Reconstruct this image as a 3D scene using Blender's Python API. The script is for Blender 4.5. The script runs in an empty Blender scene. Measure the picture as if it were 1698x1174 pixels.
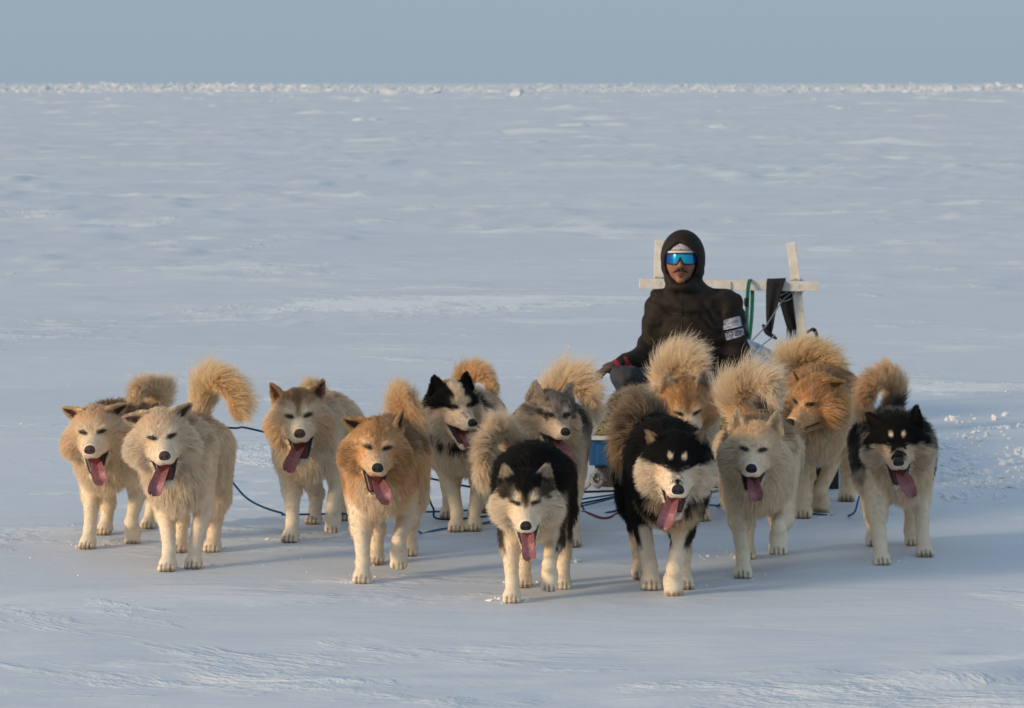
import bpy, bmesh, math
import numpy as np
from mathutils import Vector, Matrix, kdtree

scene = bpy.context.scene
COL = scene.collection
rad = math.radians

# ------------------------------------------------------------------ camera
PW, PH, FPX, CAMH, HORIZ = 1698, 1174, 6034.0, 2.0, 136.0
PITCH = math.atan((PH / 2 - HORIZ) / FPX)
cam_d = bpy.data.cameras.new('camera')
cam_d.sensor_width = 36.0
cam_d.lens = FPX * 36.0 / PW
cam_d.clip_start, cam_d.clip_end = 0.1, 20000.0
cam_d.dof.use_dof = True
cam_d.dof.focus_distance = 14.6
cam_d.dof.aperture_fstop = 10.0
cam = bpy.data.objects.new('camera', cam_d)
COL.objects.link(cam)
cam.location = (0, 0, CAMH)
cam.rotation_euler = (math.pi / 2 - PITCH, 0, 0)
scene.camera = cam

# ------------------------------------------------------------------ light
SUN_EL, SUN_AZ = rad(13.5), rad(28.0)          # azimuth of travel, from +X towards +Y
sun_dir = Vector((math.cos(SUN_EL) * math.cos(SUN_AZ), math.cos(SUN_EL) * math.sin(SUN_AZ), -math.sin(SUN_EL)))
world = bpy.data.worlds.new('World')
scene.world = world
world.use_nodes = True
wn = world.node_tree.nodes
wl = world.node_tree.links
wn.clear()
w_out = wn.new('ShaderNodeOutputWorld')
w_bg = wn.new('ShaderNodeBackground')
w_sky = wn.new('ShaderNodeTexSky')
w_sky.sky_type = 'NISHITA'
w_sky.sun_disc = False
w_sky.sun_elevation = SUN_EL
w_sky.sun_rotation = math.atan2(-sun_dir.x, -sun_dir.y)
w_sky.air_density = 1.0
w_sky.dust_density = 2.0
w_sky.ozone_density = 3.0
w_mix = wn.new('ShaderNodeMix')
w_mix.data_type = 'RGBA'
w_mix.inputs['Factor'].default_value = 0.80        # an even veil of thin high cloud over the clear sky
w_mix.inputs['B'].default_value = (3.76, 4.76, 5.82, 1)
wl.new(w_sky.outputs['Color'], w_mix.inputs['A'])
wl.new(w_mix.outputs['Result'], w_bg.inputs['Color'])
w_bg.inputs['Strength'].default_value = 0.1
wl.new(w_bg.outputs[0], w_out.inputs[0])
sun_l = bpy.data.lights.new('sun', 'SUN')
sun_l.energy = 2.75
sun_l.angle = rad(11.0)
sun_l.color = (1.0, 0.75, 0.48)
sun = bpy.data.objects.new('sun', sun_l)
COL.objects.link(sun)
sun.rotation_euler = sun_dir.to_track_quat('-Z', 'Y').to_euler()
sun.location = (-30, -12, 15)
scene.view_settings.view_transform = 'Standard'
scene.view_settings.look = 'None'
scene.view_settings.exposure = 0.0
scene.view_settings.gamma = 1.0
scene.cycles.use_denoising = True
scene.cycles.max_bounces = 8
scene.cycles_curves.shape = 'RIBBONS'
scene.cycles_curves.subdivisions = 2

# ------------------------------------------------------------------ pixel -> place
def ray(px, py):
    sx, sy = (px - PW / 2) / FPX, (PH / 2 - py) / FPX
    return Vector((sx, math.cos(PITCH) + sy * math.sin(PITCH), -math.sin(PITCH) + sy * math.cos(PITCH)))

def at(px, py, Y):
    d = ray(px, py)
    t = Y / d.y
    return Vector((d.x * t, Y, CAMH + d.z * t))

def ground_at(px, py, z=0.0):
    d = ray(px, py)
    t = (z - CAMH) / d.z
    return Vector((d.x * t, d.y * t, z))

# ------------------------------------------------------------------ numbers
RNG = np.random.default_rng(11)

def sst(a, b, x):
    t = np.clip((x - a) / (b - a), 0, 1)
    return t * t * (3 - 2 * t)

def mixc(c, d, w):
    return c * (1 - w[:, None]) + np.array(d) * w[:, None]

def band(x, c, w):
    return np.exp(-((x - c) / w) ** 2)

def _hash(i, j, k, seed):
    n = (i.astype(np.int64) * 374761393 + j.astype(np.int64) * 668265263 + k.astype(np.int64) * 2147483647 + seed * 974711) & 0xFFFFFFFF
    n = ((n ^ (n >> 13)) * 1274126177) & 0xFFFFFFFF
    n = ((n ^ (n >> 15)) * 2246822519) & 0xFFFFFFFF
    return ((n ^ (n >> 16)) & 0xFFFFFF) / float(0xFFFFFF)

def vnoise(P, seed=0):
    P = np.asarray(P, dtype=np.float64)
    I = np.floor(P).astype(np.int64)
    f = P - I
    f = f * f * f * (f * (f * 6 - 15) + 10)
    r = 0
    for a in (0, 1):
        for b in (0, 1):
            for c in (0, 1):
                w = (f[..., 0] if a else 1 - f[..., 0]) * (f[..., 1] if b else 1 - f[..., 1]) * (f[..., 2] if c else 1 - f[..., 2])
                r = r + w * _hash(I[..., 0] + a, I[..., 1] + b, I[..., 2] + c, seed)
    return r * 2 - 1

def fbm(P, oct=4, seed=0, gain=0.5):
    r, a = 0, 1.0
    P = np.asarray(P, dtype=np.float64)
    for o in range(oct):
        r = r + a * vnoise(P * (2.03 ** o) + 17.3 * o, seed + o)
        a *= gain
    return r

def unit(v):
    v = np.asarray(v, dtype=np.float64)
    return v / np.maximum(np.linalg.norm(v, axis=-1, keepdims=True), 1e-9)

def rotm(yaw=0, pitch=0, roll=0):
    return np.array(Matrix.Rotation(rad(yaw), 3, 'Z') @ Matrix.Rotation(rad(pitch), 3, 'X') @ Matrix.Rotation(rad(roll), 3, 'Y'))

# ------------------------------------------------------------------ materials
def nodes_of(name):
    m = bpy.data.materials.new(name)
    m.use_nodes = True
    nt = m.node_tree
    b = nt.nodes['Principled BSDF']
    return m, nt, b

def mat(name, color, rough=0.6, metal=0.0, var=0.12, scale=30.0, bump=0.15, spec=0.4, bscale=None):
    m, nt, b = nodes_of(name)
    tc = nt.nodes.new('ShaderNodeTexCoord')
    nz = nt.nodes.new('ShaderNodeTexNoise')
    nz.inputs['Scale'].default_value = scale
    nz.inputs['Detail'].default_value = 5
    nt.links.new(tc.outputs['Object'], nz.inputs['Vector'])
    mp = nt.nodes.new('ShaderNodeMapRange')
    mp.inputs['To Min'].default_value = 1 - var
    mp.inputs['To Max'].default_value = 1 + var
    mp.inputs['From Min'].default_value = 0.3
    mp.inputs['From Max'].default_value = 0.7
    nt.links.new(nz.outputs['Fac'], mp.inputs['Value'])
    mx = nt.nodes.new('ShaderNodeVectorMath')
    mx.operation = 'SCALE'
    mx.inputs[0].default_value = color[:3]
    nt.links.new(mp.outputs['Result'], mx.inputs['Scale'])
    nt.links.new(mx.outputs[0], b.inputs['Base Color'])
    b.inputs['Roughness'].default_value = rough
    b.inputs['Metallic'].default_value = metal
    b.inputs['Specular IOR Level'].default_value = spec
    if bump:
        n2 = nt.nodes.new('ShaderNodeTexNoise')
        n2.inputs['Scale'].default_value = bscale or scale * 3
        n2.inputs['Detail'].default_value = 4
        nt.links.new(tc.outputs['Object'], n2.inputs['Vector'])
        bp = nt.nodes.new('ShaderNodeBump')
        bp.inputs['Strength'].default_value = bump
        bp.inputs['Distance'].default_value = 0.01
        nt.links.new(n2.outputs['Fac'], bp.inputs['Height'])
        nt.links.new(bp.outputs[0], b.inputs['Normal'])
    return m

def mat_attr(name, rough=0.7, spec=0.2, trans=0.0, sheen=0.0):
    m, nt, b = nodes_of(name)
    a = nt.nodes.new('ShaderNodeAttribute')
    a.attribute_name = 'coat'
    nt.links.new(a.outputs['Color'], b.inputs['Base Color'])
    b.inputs['Roughness'].default_value = rough
    b.inputs['Specular IOR Level'].default_value = spec
    if sheen:
        b.inputs['Sheen Weight'].default_value = sheen
    if trans:
        tr = nt.nodes.new('ShaderNodeBsdfTranslucent')
        nt.links.new(a.outputs['Color'], tr.inputs['Color'])
        mx = nt.nodes.new('ShaderNodeMixShader')
        mx.inputs[0].default_value = trans
        nt.links.new(b.outputs[0], mx.inputs[1])
        nt.links.new(tr.outputs[0], mx.inputs[2])
        nt.links.new(mx.outputs[0], nt.nodes['Material Output'].inputs['Surface'])
    return m

# ------------------------------------------------------------------ objects
def tag(o, label=None, cat=None, group=None, kind=None):
    if label: o['label'] = label
    if cat: o['category'] = cat
    if group: o['group'] = group
    if kind: o['kind'] = kind
    return o

def empty(name, loc=(0, 0, 0), rz=0.0, scale=1.0):
    o = bpy.data.objects.new(name, None)
    o.empty_display_size = 0.1
    COL.objects.link(o)
    o.location = loc
    o.rotation_euler = (0, 0, rz)
    o.scale = (scale,) * 3
    return o

def mesh_obj(name, V, F, material=None, parent=None, smooth=True, colors=None):
    me = bpy.data.meshes.new(name)
    if isinstance(V, np.ndarray):
        V = V.tolist()
    if isinstance(F, np.ndarray):
        F = F.tolist()
    me.from_pydata(V, [], F)
    if smooth:
        me.polygons.foreach_set('use_smooth', np.ones(len(me.polygons), dtype=bool))
    if colors is not None:
        at_ = me.attributes.new('coat', 'FLOAT_COLOR', 'POINT')
        c4 = np.ones((len(V), 4), dtype=np.float32)
        c4[:, :3] = colors
        at_.data.foreach_set('color', c4.ravel())
    me.update()
    if material: me.materials.append(material)
    o = bpy.data.objects.new(name, me)
    COL.objects.link(o)
    if parent is not None: o.parent = parent
    return o

class MB:
    """collects shapes into one mesh"""
    def __init__(self): self.V, self.F = [], []
    def add(self, V, F):
        n = len(self.V)
        self.V += [tuple(v) for v in V]
        self.F += [tuple(i + n for i in f) for f in F]
        return self
    def box(self, c, s, R=None, bevel=0.006, jit=0.0):
        bm = bmesh.new()
        bmesh.ops.create_cube(bm, size=1.0)
        for v in bm.verts: v.co = Vector((v.co.x * s[0], v.co.y * s[1], v.co.z * s[2]))
        if bevel:
            bmesh.ops.bevel(bm, geom=bm.edges[:], offset=min(bevel, min(s) * 0.4), segments=2, affect='EDGES', profile=0.7)
        bm.verts.ensure_lookup_table()
        V = [v.co.copy() for v in bm.verts]
        if R is not None: V = [R @ v for v in V]
        if jit: V = [v + Vector(RNG.normal(0, jit, 3)) for v in V]
        self.add([v + Vector(c) for v in V], [[v.index for v in f.verts] for f in bm.faces])
        bm.free()
        return self
    def tube(self, pts, r, n=8, cap=True):
        pts = [Vector(p) for p in pts]
        rr = r if hasattr(r, '__len__') else [r] * len(pts)
        V, F = [], []
        up = None
        for i, p in enumerate(pts):
            t = (pts[min(i + 1, len(pts) - 1)] - pts[max(i - 1, 0)])
            t = t.normalized() if t.length > 1e-9 else Vector((0, 0, 1))
            if up is None:
                up = t.orthogonal().normalized()
            up = (up - t * up.dot(t))
            up = up.normalized() if up.length > 1e-6 else t.orthogonal().normalized()
            sd = t.cross(up)
            for k in range(n):
                a = 2 * math.pi * k / n
                V.append(p + (up * math.cos(a) + sd * math.sin(a)) * rr[i])
        for i in range(len(pts) - 1):
            for k in range(n):
                k2 = (k + 1) % n
                F.append((i * n + k, i * n + k2, (i + 1) * n + k2, (i + 1) * n + k))
        if cap:
            F.append(tuple(reversed(range(n))))
            F.append(tuple(range((len(pts) - 1) * n, len(pts) * n)))
        return self.add(V, F)
    def build(self, name, material=None, parent=None, smooth=True):
        return mesh_obj(name, self.V, self.F, material, parent, smooth)

def spline(pts, n=40):
    P = np.array([tuple(p) for p in pts], dtype=float)
    P = np.vstack([2 * P[0] - P[1], P, 2 * P[-1] - P[-2]])
    out = []
    segs = len(P) - 3
    for u in np.linspace(0, segs - 1e-6, n):
        i = int(u); t = u - i
        a, b, c, d = P[i:i + 4]
        out.append(0.5 * ((2 * b) + (c - a) * t + (2 * a - 5 * b + 4 * c - d) * t * t + (3 * b - 3 * c + d - a) * t ** 3))
    return np.array(out)

# ------------------------------------------------------------------ blended solids -> one continuous surface
class Prim:
    def __init__(self, kind, k=0.03, part=0, fur=0.0, flow=(0, 0, 0), lay=0.6, **a):
        self.kind, self.k, self.part, self.fur, self.flow, self.lay = kind, k, part, fur, np.array(flow, float), lay
        self.__dict__.update(a)
    def box(self):
        if self.kind == 'cone':
            r = max(self.ra, self.rb)
            return np.minimum(self.a, self.b) - r, np.maximum(self.a, self.b) + r
        if self.kind == 'ell':
            r = max(self.r)
            return self.c - r, self.c + r
        if self.kind == 'ear':
            tip = self.c + self.ax * self.L
            return np.minimum(self.c, tip) - self.W - 0.01, np.maximum(self.c, tip) + self.W + 0.01
    def d(self, P):
        if self.kind == 'cone':
            ab = self.b - self.a
            pa = P - self.a
            t = np.clip((pa @ ab) / max(ab @ ab, 1e-9), 0, 1)
            d = np.linalg.norm(pa - t[..., None] * ab, axis=-1) - (self.ra + (self.rb - self.ra) * t)
        elif self.kind == 'ell':
            q = (P - self.c) @ self.R          # into the local frame
            r = np.array(self.r)
            k0 = np.linalg.norm(q / r, axis=-1)
            k1 = np.linalg.norm(q / (r * r), axis=-1)
            d = k0 * (k0 - 1) / np.maximum(k1, 1e-6)
        elif self.kind == 'ear':
            q = P - self.c
            u = (q @ self.ax) / self.L
            v = q @ self.wx
            n = q @ self.nx
            uc = np.clip(u, 0, 1)
            Wd = self.W * np.power(np.clip(1 - uc, 0, 1), 0.75) + 0.006
            bend = -self.cup * (v / self.W) ** 2 * (1 - 0.5 * uc)
            th = 0.0075 * (1 - 0.45 * uc)
            dv, dn = np.abs(v) - Wd, np.abs(n + bend) - th
            du = np.maximum(u - 1, -u - 0.25) * self.L
            d = np.maximum(np.maximum(dv, dn), du)
            out = np.sqrt(np.maximum(dv, 0) ** 2 + np.maximum(dn, 0) ** 2 + np.maximum(du, 0) ** 2)
            d = np.where(d > 0, out, d)
        for (pt, nn) in getattr(self, 'cuts', ()):
            pl = (P - pt) @ nn
            kk = 0.012
            h = np.maximum(kk - np.abs(d - pl), 0) / kk
            d = np.maximum(d, pl) + h * h * kk * 0.25
        return d

def smin(a, b, k):
    h = np.maximum(k - np.abs(a - b), 0) / k
    return np.minimum(a, b) - h * h * k * 0.25

def cone(a, b, ra, rb, **kw):
    return Prim('cone', a=np.array(a, float), b=np.array(b, float), ra=ra, rb=rb, **kw)

def ell(c, r, R=None, **kw):
    return Prim('ell', c=np.array(c, float), r=r, R=np.eye(3) if R is None else np.array(R), **kw)

def solid(prims, h=0.007, margin=0.06, carve=(), disp=None):
    lo = np.min([p.box()[0] for p in prims], axis=0) - 3 * h - 0.012
    hi = np.max([p.box()[1] for p in prims], axis=0) + 3 * h + 0.012
    n = np.ceil((hi - lo) / h).astype(int) + 1
    F = np.full(n, 0.2, dtype=np.float32)
    ax = [lo[i] + h * np.arange(n[i]) for i in range(3)]
    def sub(p, m):
        a, b = p.box()
        i0 = np.maximum(np.floor((a - m - lo) / h).astype(int), 0)
        i1 = np.minimum(np.ceil((b + m - lo) / h).astype(int) + 1, n)
        sl = tuple(slice(i0[j], i1[j]) for j in range(3))
        G = np.stack(np.meshgrid(*[ax[j][sl[j]] for j in range(3)], indexing='ij'), axis=-1)
        return sl, G
    for p in prims:
        sl, G = sub(p, margin)
        F[sl] = smin(F[sl], p.d(G).astype(np.float32), p.k)
    for p in carve:
        sl, G = sub(p, 0.03)
        d = -p.d(G).astype(np.float32)
        F[sl] = -smin(-F[sl], -d, p.k)
    if disp is not None:
        idx = np.argwhere(np.abs(F) < 0.03)
        F[tuple(idx.T)] += disp(lo + idx * h).astype(np.float32)
    return surface_nets(F, lo, h)

def surface_nets(F, o, h):
    S = F < 0
    c = np.zeros(np.array(S.shape) - 1, dtype=np.int8)
    cs = [(i, j, k) for i in (0, 1) for j in (0, 1) for k in (0, 1)]
    n0 = S.shape
    for (i, j, k) in cs:
        c += S[i:n0[0] - 1 + i, j:n0[1] - 1 + j, k:n0[2] - 1 + k]
    act = (c > 0) & (c < 8)
    idx = np.argwhere(act)
    ids = np.full(act.shape, -1, dtype=np.int32)
    ids[act] = np.arange(len(idx))
    acc = np.zeros((len(idx), 3)); cnt = np.zeros(len(idx))
    for a in cs:
        for ax in range(3):
            if a[ax]: continue
            b = list(a); b[ax] = 1
            v0 = F[idx[:, 0] + a[0], idx[:, 1] + a[1], idx[:, 2] + a[2]]
            v1 = F[idx[:, 0] + b[0], idx[:, 1] + b[1], idx[:, 2] + b[2]]
            cr = (v0 < 0) != (v1 < 0)
            t = v0[cr] / (v0[cr] - v1[cr])
            p = np.tile(np.array(a, float), (cr.sum(), 1))
            p[:, ax] = t
            acc[cr] += p; cnt[cr] += 1
    V = o + (idx + acc / cnt[:, None]) * h
    faces = []
    for ax in range(3):
        b, cc = [(1, 2), (2, 0), (0, 1)][ax]
        sl0 = [slice(None)] * 3; sl1 = [slice(None)] * 3
        sl0[ax] = slice(0, -1); sl1[ax] = slice(1, None)
        s0, s1 = S[tuple(sl0)], S[tuple(sl1)]
        e = np.argwhere(s0 != s1)
        e = e[(e[:, b] > 0) & (e[:, cc] > 0) & (e[:, b] < S.shape[b] - 1) & (e[:, cc] < S.shape[cc] - 1)]
        inside = S[e[:, 0], e[:, 1], e[:, 2]]
        q = []
        for (db, dc) in ((-1, -1), (0, -1), (0, 0), (-1, 0)):
            t = e.copy(); t[:, b] += db; t[:, cc] += dc
            q.append(ids[t[:, 0], t[:, 1], t[:, 2]])
        q = np.stack(q, 1)
        q[~inside] = q[~inside][:, ::-1]
        faces.append(q)
    Fc = np.vstack(faces)
    return V, Fc

def relax(V, F, it=2, lam=0.5):
    E = np.vstack([F[:, [i, (i + 1) % 4]] for i in range(4)])
    for _ in range(it):
        acc = np.zeros_like(V); cnt = np.zeros(len(V))
        np.add.at(acc, E[:, 0], V[E[:, 1]]); np.add.at(cnt, E[:, 0], 1)
        np.add.at(acc, E[:, 1], V[E[:, 0]]); np.add.at(cnt, E[:, 1], 1)
        V = V + lam * (acc / np.maximum(cnt, 1)[:, None] - V)
    return V

def normals(V, F):
    n = np.cross(V[F[:, 2]] - V[F[:, 0]], V[F[:, 3]] - V[F[:, 1]])
    N = np.zeros_like(V)
    for i in range(4): np.add.at(N, F[:, i], n)
    return unit(N), np.linalg.norm(n, axis=1) * 0.5

def hair_object(name, pts, radii, colors, material, parent):
    """pts (N,M,3); radii (N,M); colors (N,M,3)"""
    N, M = pts.shape[:2]
    cu = bpy.data.hair_curves.new(name)
    cu.add_curves([M] * N)
    cu.attributes['position'].data.foreach_set('vector', pts.astype(np.float32).ravel())
    ra = cu.attributes.get('radius') or cu.attributes.new('radius', 'FLOAT', 'POINT')
    ra.data.foreach_set('value', radii.astype(np.float32).ravel())
    ca = cu.attributes.new('coat', 'FLOAT_COLOR', 'POINT')
    c4 = np.ones((N * M, 4), dtype=np.float32)
    c4[:, :3] = colors.reshape(-1, 3)
    ca.data.foreach_set('color', c4.ravel())
    cu.materials.append(material)
    o = bpy.data.objects.new(name, cu)
    COL.objects.link(o)
    o.parent = parent
    return o
# ================================================================== snow, ice
def snow_material():
    m, nt, b = nodes_of('wind_packed_snow')
    L = nt.links
    geo = nt.nodes.new('ShaderNodeNewGeometry')
    def noise(scale, detail, rough, stretch, rot=0.0, dist=0.0):
        mp = nt.nodes.new('ShaderNodeMapping')
        mp.inputs['Scale'].default_value = stretch
        mp.inputs['Rotation'].default_value = (0, 0, rot)
        L.new(geo.outputs['Position'], mp.inputs['Vector'])
        n = nt.nodes.new('ShaderNodeTexNoise')
        n.inputs['Scale'].default_value = scale
        n.inputs['Detail'].default_value = detail
        n.inputs['Roughness'].default_value = rough
        n.inputs['Distortion'].default_value = dist
        L.new(mp.outputs[0], n.inputs['Vector'])
        return n.outputs['Fac']
    def ramp(v, a, b_, lo, hi):
        r = nt.nodes.new('ShaderNodeMapRange')
        r.interpolation_type = 'SMOOTHSTEP'
        r.inputs['From Min'].default_value, r.inputs['From Max'].default_value = a, b_
        r.inputs['To Min'].default_value, r.inputs['To Max'].default_value = lo, hi
        L.new(v, r.inputs['Value'])
        return r.outputs['Result']
    def math_(op, a, b_):
        n = nt.nodes.new('ShaderNodeMath'); n.operation = op
        for i, q in enumerate((a, b_)):
            if isinstance(q, (int, float)): n.inputs[i].default_value = q
            else: L.new(q, n.inputs[i])
        return n.outputs[0]
    # hard old crust against fresher drifted snow; paler streaks also paint in sunlit drift crests
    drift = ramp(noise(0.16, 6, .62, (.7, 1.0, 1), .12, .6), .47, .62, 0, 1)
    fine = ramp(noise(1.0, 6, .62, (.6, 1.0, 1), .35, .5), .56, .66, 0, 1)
    lit_streak = ramp(noise(0.24, 9, .66, (.8, 1.0, 1), -.06, .4), .555, .63, 0, 1)
    mask = math_('ADD', math_('MULTIPLY', drift, .22), math_('ADD', math_('MULTIPLY', fine, .38), math_('MULTIPLY', lit_streak, .72)))
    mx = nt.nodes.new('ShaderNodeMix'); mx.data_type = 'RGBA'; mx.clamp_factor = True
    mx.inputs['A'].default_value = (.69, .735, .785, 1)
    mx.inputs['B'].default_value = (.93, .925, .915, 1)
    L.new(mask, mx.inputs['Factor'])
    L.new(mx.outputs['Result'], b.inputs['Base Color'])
    b.inputs['Roughness'].default_value = .62
    b.inputs['Specular IOR Level'].default_value = .25
    h1 = noise(5.0, 5, .6, (.35, 1.0, 1), .35, .5)
    h2 = noise(40.0, 3, .6, (.8, 1.0, 1))
    h3 = noise(.5, 7, .6, (.3, 1.0, 1), .1, .8)
    hh0 = math_('ADD', math_('MULTIPLY', fine, .016), math_('MULTIPLY', lit_streak, .045))
    hh = math_('ADD', math_('ADD', math_('MULTIPLY', h1, .020), math_('MULTIPLY', h2, .0022)), math_('MULTIPLY', h3, .026))
    bp = nt.nodes.new('ShaderNodeBump')
    bp.inputs['Strength'].default_value = .55
    bp.inputs['Distance'].default_value = 1.0
    hh = math_('ADD', hh, hh0)
    L.new(hh, bp.inputs['Height'])
    L.new(bp.outputs[0], b.inputs['Normal'])
    return m

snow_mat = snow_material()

# paw prints the team has left behind it: (x, y, radius)
prng = np.random.default_rng(8)
PRINTS = []
for (px_, d_) in ((178, 15.75), (296, 15.0), (508, 16.0), (630, 14.8), (764, 16.3), (914, 15.8), (880, 14.1), (1132, 16.5), (1110, 14.3), (1258, 14.8), (1352, 16.7), (1492, 15.3)):
    for k in range(13):
        PRINTS.append(((px_ - 849) / 6034 * d_ + (.085 if k % 2 else -.085) + prng.normal(0, .035), d_ + .75 + k * .27 + prng.normal(0, .06), .052 + prng.normal(0, .006)))

def snow_h(x, y):
    P = np.stack([x, y, np.zeros_like(x)], -1)
    far = sst(22, 60, y)
    ca, sa = math.cos(.33), math.sin(.33)
    xr, yr = x * ca + y * sa, -x * sa + y * ca
    big = fbm(P / 9.0, 2, 3) * (.02 + .04 * far)
    rid = 1 - np.abs(fbm(np.stack([xr / 2.3, yr / .75, 0 * x], -1), 3, 7))
    rid = sst(.72, 1.0, rid)
    patch = sst(-.1, .45, fbm(P / 3.1, 2, 13))
    near = sst(14.0, 12.9, y)
    sas = rid * patch * (.008 + .085 * near + .025 * far)
    sm = fbm(np.stack([xr / .55, yr / .28, 0 * x], -1), 3, 21) * (.0035 + .006 * near)
    rr = 1 - np.abs(fbm(np.stack([x / 7.0, y / 3.4, 0 * x], -1), 4, 31))
    dr = sst(.86, 1.0, rr) * far * .07
    pack = np.exp(-(((x - .5) / 5.5) ** 2 + ((y - 16.5) / 3.2) ** 2))      # the ground the team runs on is firm and level
    z = (big + sas + sm) * (1 - .75 * pack) + dr
    for (px, py, r) in PRINTS:
        m = (np.abs(x - px) < .25) & (np.abs(y - py) < .25)
        if m.any():
            q = np.hypot(x[m] - px, (y[m] - py) * .85) / r
            z[m] += -.016 * np.exp(-q ** 2) + .005 * np.exp(-((q - 1.7) / .5) ** 2)
    return z

def build_ground():
    ys = list(np.linspace(-60, 9.5, 14)) + list(np.arange(9.8, 19.0, .034))
    y = ys[-1]
    st = .034
    while y < 6000:
        st = max(st * 1.012, .0075 * (y - 14)) if y > 22 else st * 1.01
        y += st
        ys.append(y)
    ys = np.array(ys)
    nu = 341
    u = np.linspace(-1, 1, nu)
    g = .14 * u + .86 * u ** 7
    A = 42 + 1.6 * np.maximum(ys, 0)
    X = A[:, None] * g[None]
    Y = np.repeat(ys[:, None], nu, 1)
    Z = snow_h(X.ravel(), Y.ravel()).reshape(X.shape)
    Z *= sst(3000, 600, Y) * .999 + .001
    V = np.stack([X, Y, Z], -1).reshape(-1, 3)
    r, c = np.meshgrid(np.arange(len(ys) - 1), np.arange(nu - 1), indexing='ij')
    a = (r * nu + c).ravel()
    F = np.stack([a, a + 1, a + nu + 1, a + nu], 1)
    me = bpy.data.meshes.new('snow_ground')
    me.vertices.add(len(V)); me.vertices.foreach_set('co', V.astype(np.float32).ravel())
    me.loops.add(F.size); me.loops.foreach_set('vertex_index', F.astype(np.int32).ravel())
    me.polygons.add(len(F)); me.polygons.foreach_set('loop_start', np.arange(0, F.size, 4, dtype=np.int32))
    me.polygons.foreach_set('use_smooth', np.ones(len(F), dtype=bool))
    me.update(); me.validate()
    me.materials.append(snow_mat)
    o = bpy.data.objects.new('snow_ground', me)
    COL.objects.link(o)
    tag(o, 'wind packed snow on flat sea ice reaching the horizon', kind='structure')
build_ground()

ice_mat = mat('broken_ice', (.66, .70, .73), rough=.5, var=.10, scale=.8, bump=.4, bscale=3)
clod_mat = mat('snow_clod', (.86, .865, .87), rough=.7, var=.05, scale=12, bump=.4, bscale=40)

def lump(c, s, rng, flat=False, sub=1, wide=1.0):
    bm = bmesh.new()
    if flat:
        bmesh.ops.create_cube(bm, size=1.0)
    else:
        bmesh.ops.create_icosphere(bm, subdivisions=sub, radius=.55)
    R = Matrix.Rotation(rng.uniform(0, 6.28) if wide == 1 else rng.normal(0, .4), 3, 'Z') @ Matrix.Rotation(rng.normal(0, .35), 3, 'X') @ Matrix.Rotation(rng.normal(0, .35), 3, 'Y')
    sz = Vector((s * wide * rng.uniform(.5, 1.5), s * rng.uniform(.6, 1.2), s * rng.uniform(.45, 1.0)))
    V = []
    for v in bm.verts:
        q = v.co * float(rng.uniform(.72, 1.15))
        V.append(R @ Vector((q.x * sz.x, q.y * sz.y, q.z * sz.z)) + Vector(c))
    bm.verts.ensure_lookup_table()
    F = [[v.index for v in f.verts] for f in bm.faces]
    bm.free()
    return V, F

rng = np.random.default_rng(5)
mb = MB()
for k in range(15000):                      # the far pressure ridge: a jumble nobody could count
    d = rng.uniform(720, 1700) if k % 4 else rng.normal(860, 90)
    x = rng.uniform(-.34, .34) * d
    gate = (.5 + .5 * math.sin(x * .021 + 1.3) * math.sin(x * .0083 + d * .004)) ** 1.6
    s = (abs(rng.normal(.10, .22)) * (.3 + 1.3 * gate) + .09) * (1 + .35 * (d - 640) / 800)
    z = s * .15 + (rng.uniform(0, 1.0) if rng.random() < .35 * gate else 0)
    V, F = lump((x, d, z), s * 1.15, rng, flat=rng.random() < .55, wide=3.2)
    mb.add(V, F)
tag(mb.build('ice_rubble', ice_mat, smooth=False), 'jumbled white ice rubble along the horizon', 'ice', kind='stuff')

BLOCKS = [(77, 137, 143, 1.7, 'largest pale ice block standing on top of the rubble ridge'),
          (100, 151, 156, .75, 'small ice block lying alone on snow before the rubble'),
          (318, 140, 148, 1.0, 'sunlit pointed ice block within the rubble ridge'),
          (858, 147, 159, 1.25, 'sunlit triangular ice block standing apart before the rubble'),
          (1170, 134, 142, 1.1, 'rounded ice hummock rising above the rubble ridge'),
          (437, 143, 149, .9, 'bright low ice block at the foot of the rubble'),
          (892, 154, 158, .5, 'tiny ice block beside the triangular one'),
          (1645, 143, 151, 1.0, 'pale tilted ice block at the end of the rubble ridge')]
for (px, py, pb, s, lab) in BLOCKS:
    g = ground_at(px, max(pb, 150))
    V, F = lump((0, 0, s * .33), s * 1.1, rng, flat=False, sub=2)
    o = MB().add(V, F).build('ice_block', ice_mat, smooth=False)
    o.location = g
    tag(o, lab, 'ice block', 'ice blocks by the rubble ridge')

mb = MB()
def clod(px, py, s):
    g = ground_at(px, py)
    z = float(snow_h(np.array([g.x]), np.array([g.y]))[0])
    V, F = lump((g.x, g.y, z + s * .12), s, rng)
    mb.add(V, F)
for k in range(260):                       # crumbs thrown up beside the sled track
    px, py = 1560 + abs(rng.normal(0, 95)), rng.uniform(690, 838)
    clod(px, py, abs(rng.normal(.014, .016)) + .008)
for (px, py, n, sp, s) in ((1668, 772, 12, 9, .035), (1604, 785, 10, 10, .03), (1618, 803, 14, 14, .03), (1668, 806, 16, 16, .03), (1572, 825, 9, 8, .03),
                           (1607, 730, 8, 6, .03), (1580, 767, 4, 4, .032), (1634, 787, 3, 3, .024), (1650, 821, 3, 3, .022), (1655, 712, 7, 10, .028),
                           (1690, 752, 8, 8, .028), (1625, 713, 6, 9, .022), (950, 932, 6, 14, .016), (1185, 912, 8, 14, .018), (1165, 926, 6, 10, .014), (1405, 775, 5, 12, .016),
                           (640, 895, 4, 10, .01), (1010, 900, 4, 16, .010), (960, 934, 4, 9, .014), (1415, 850, 8, 20, .009)):
    for k in range(n):
        clod(px + rng.normal(0, sp), py + rng.normal(0, sp * .22), s * rng.uniform(.6, 1.6))
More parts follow.
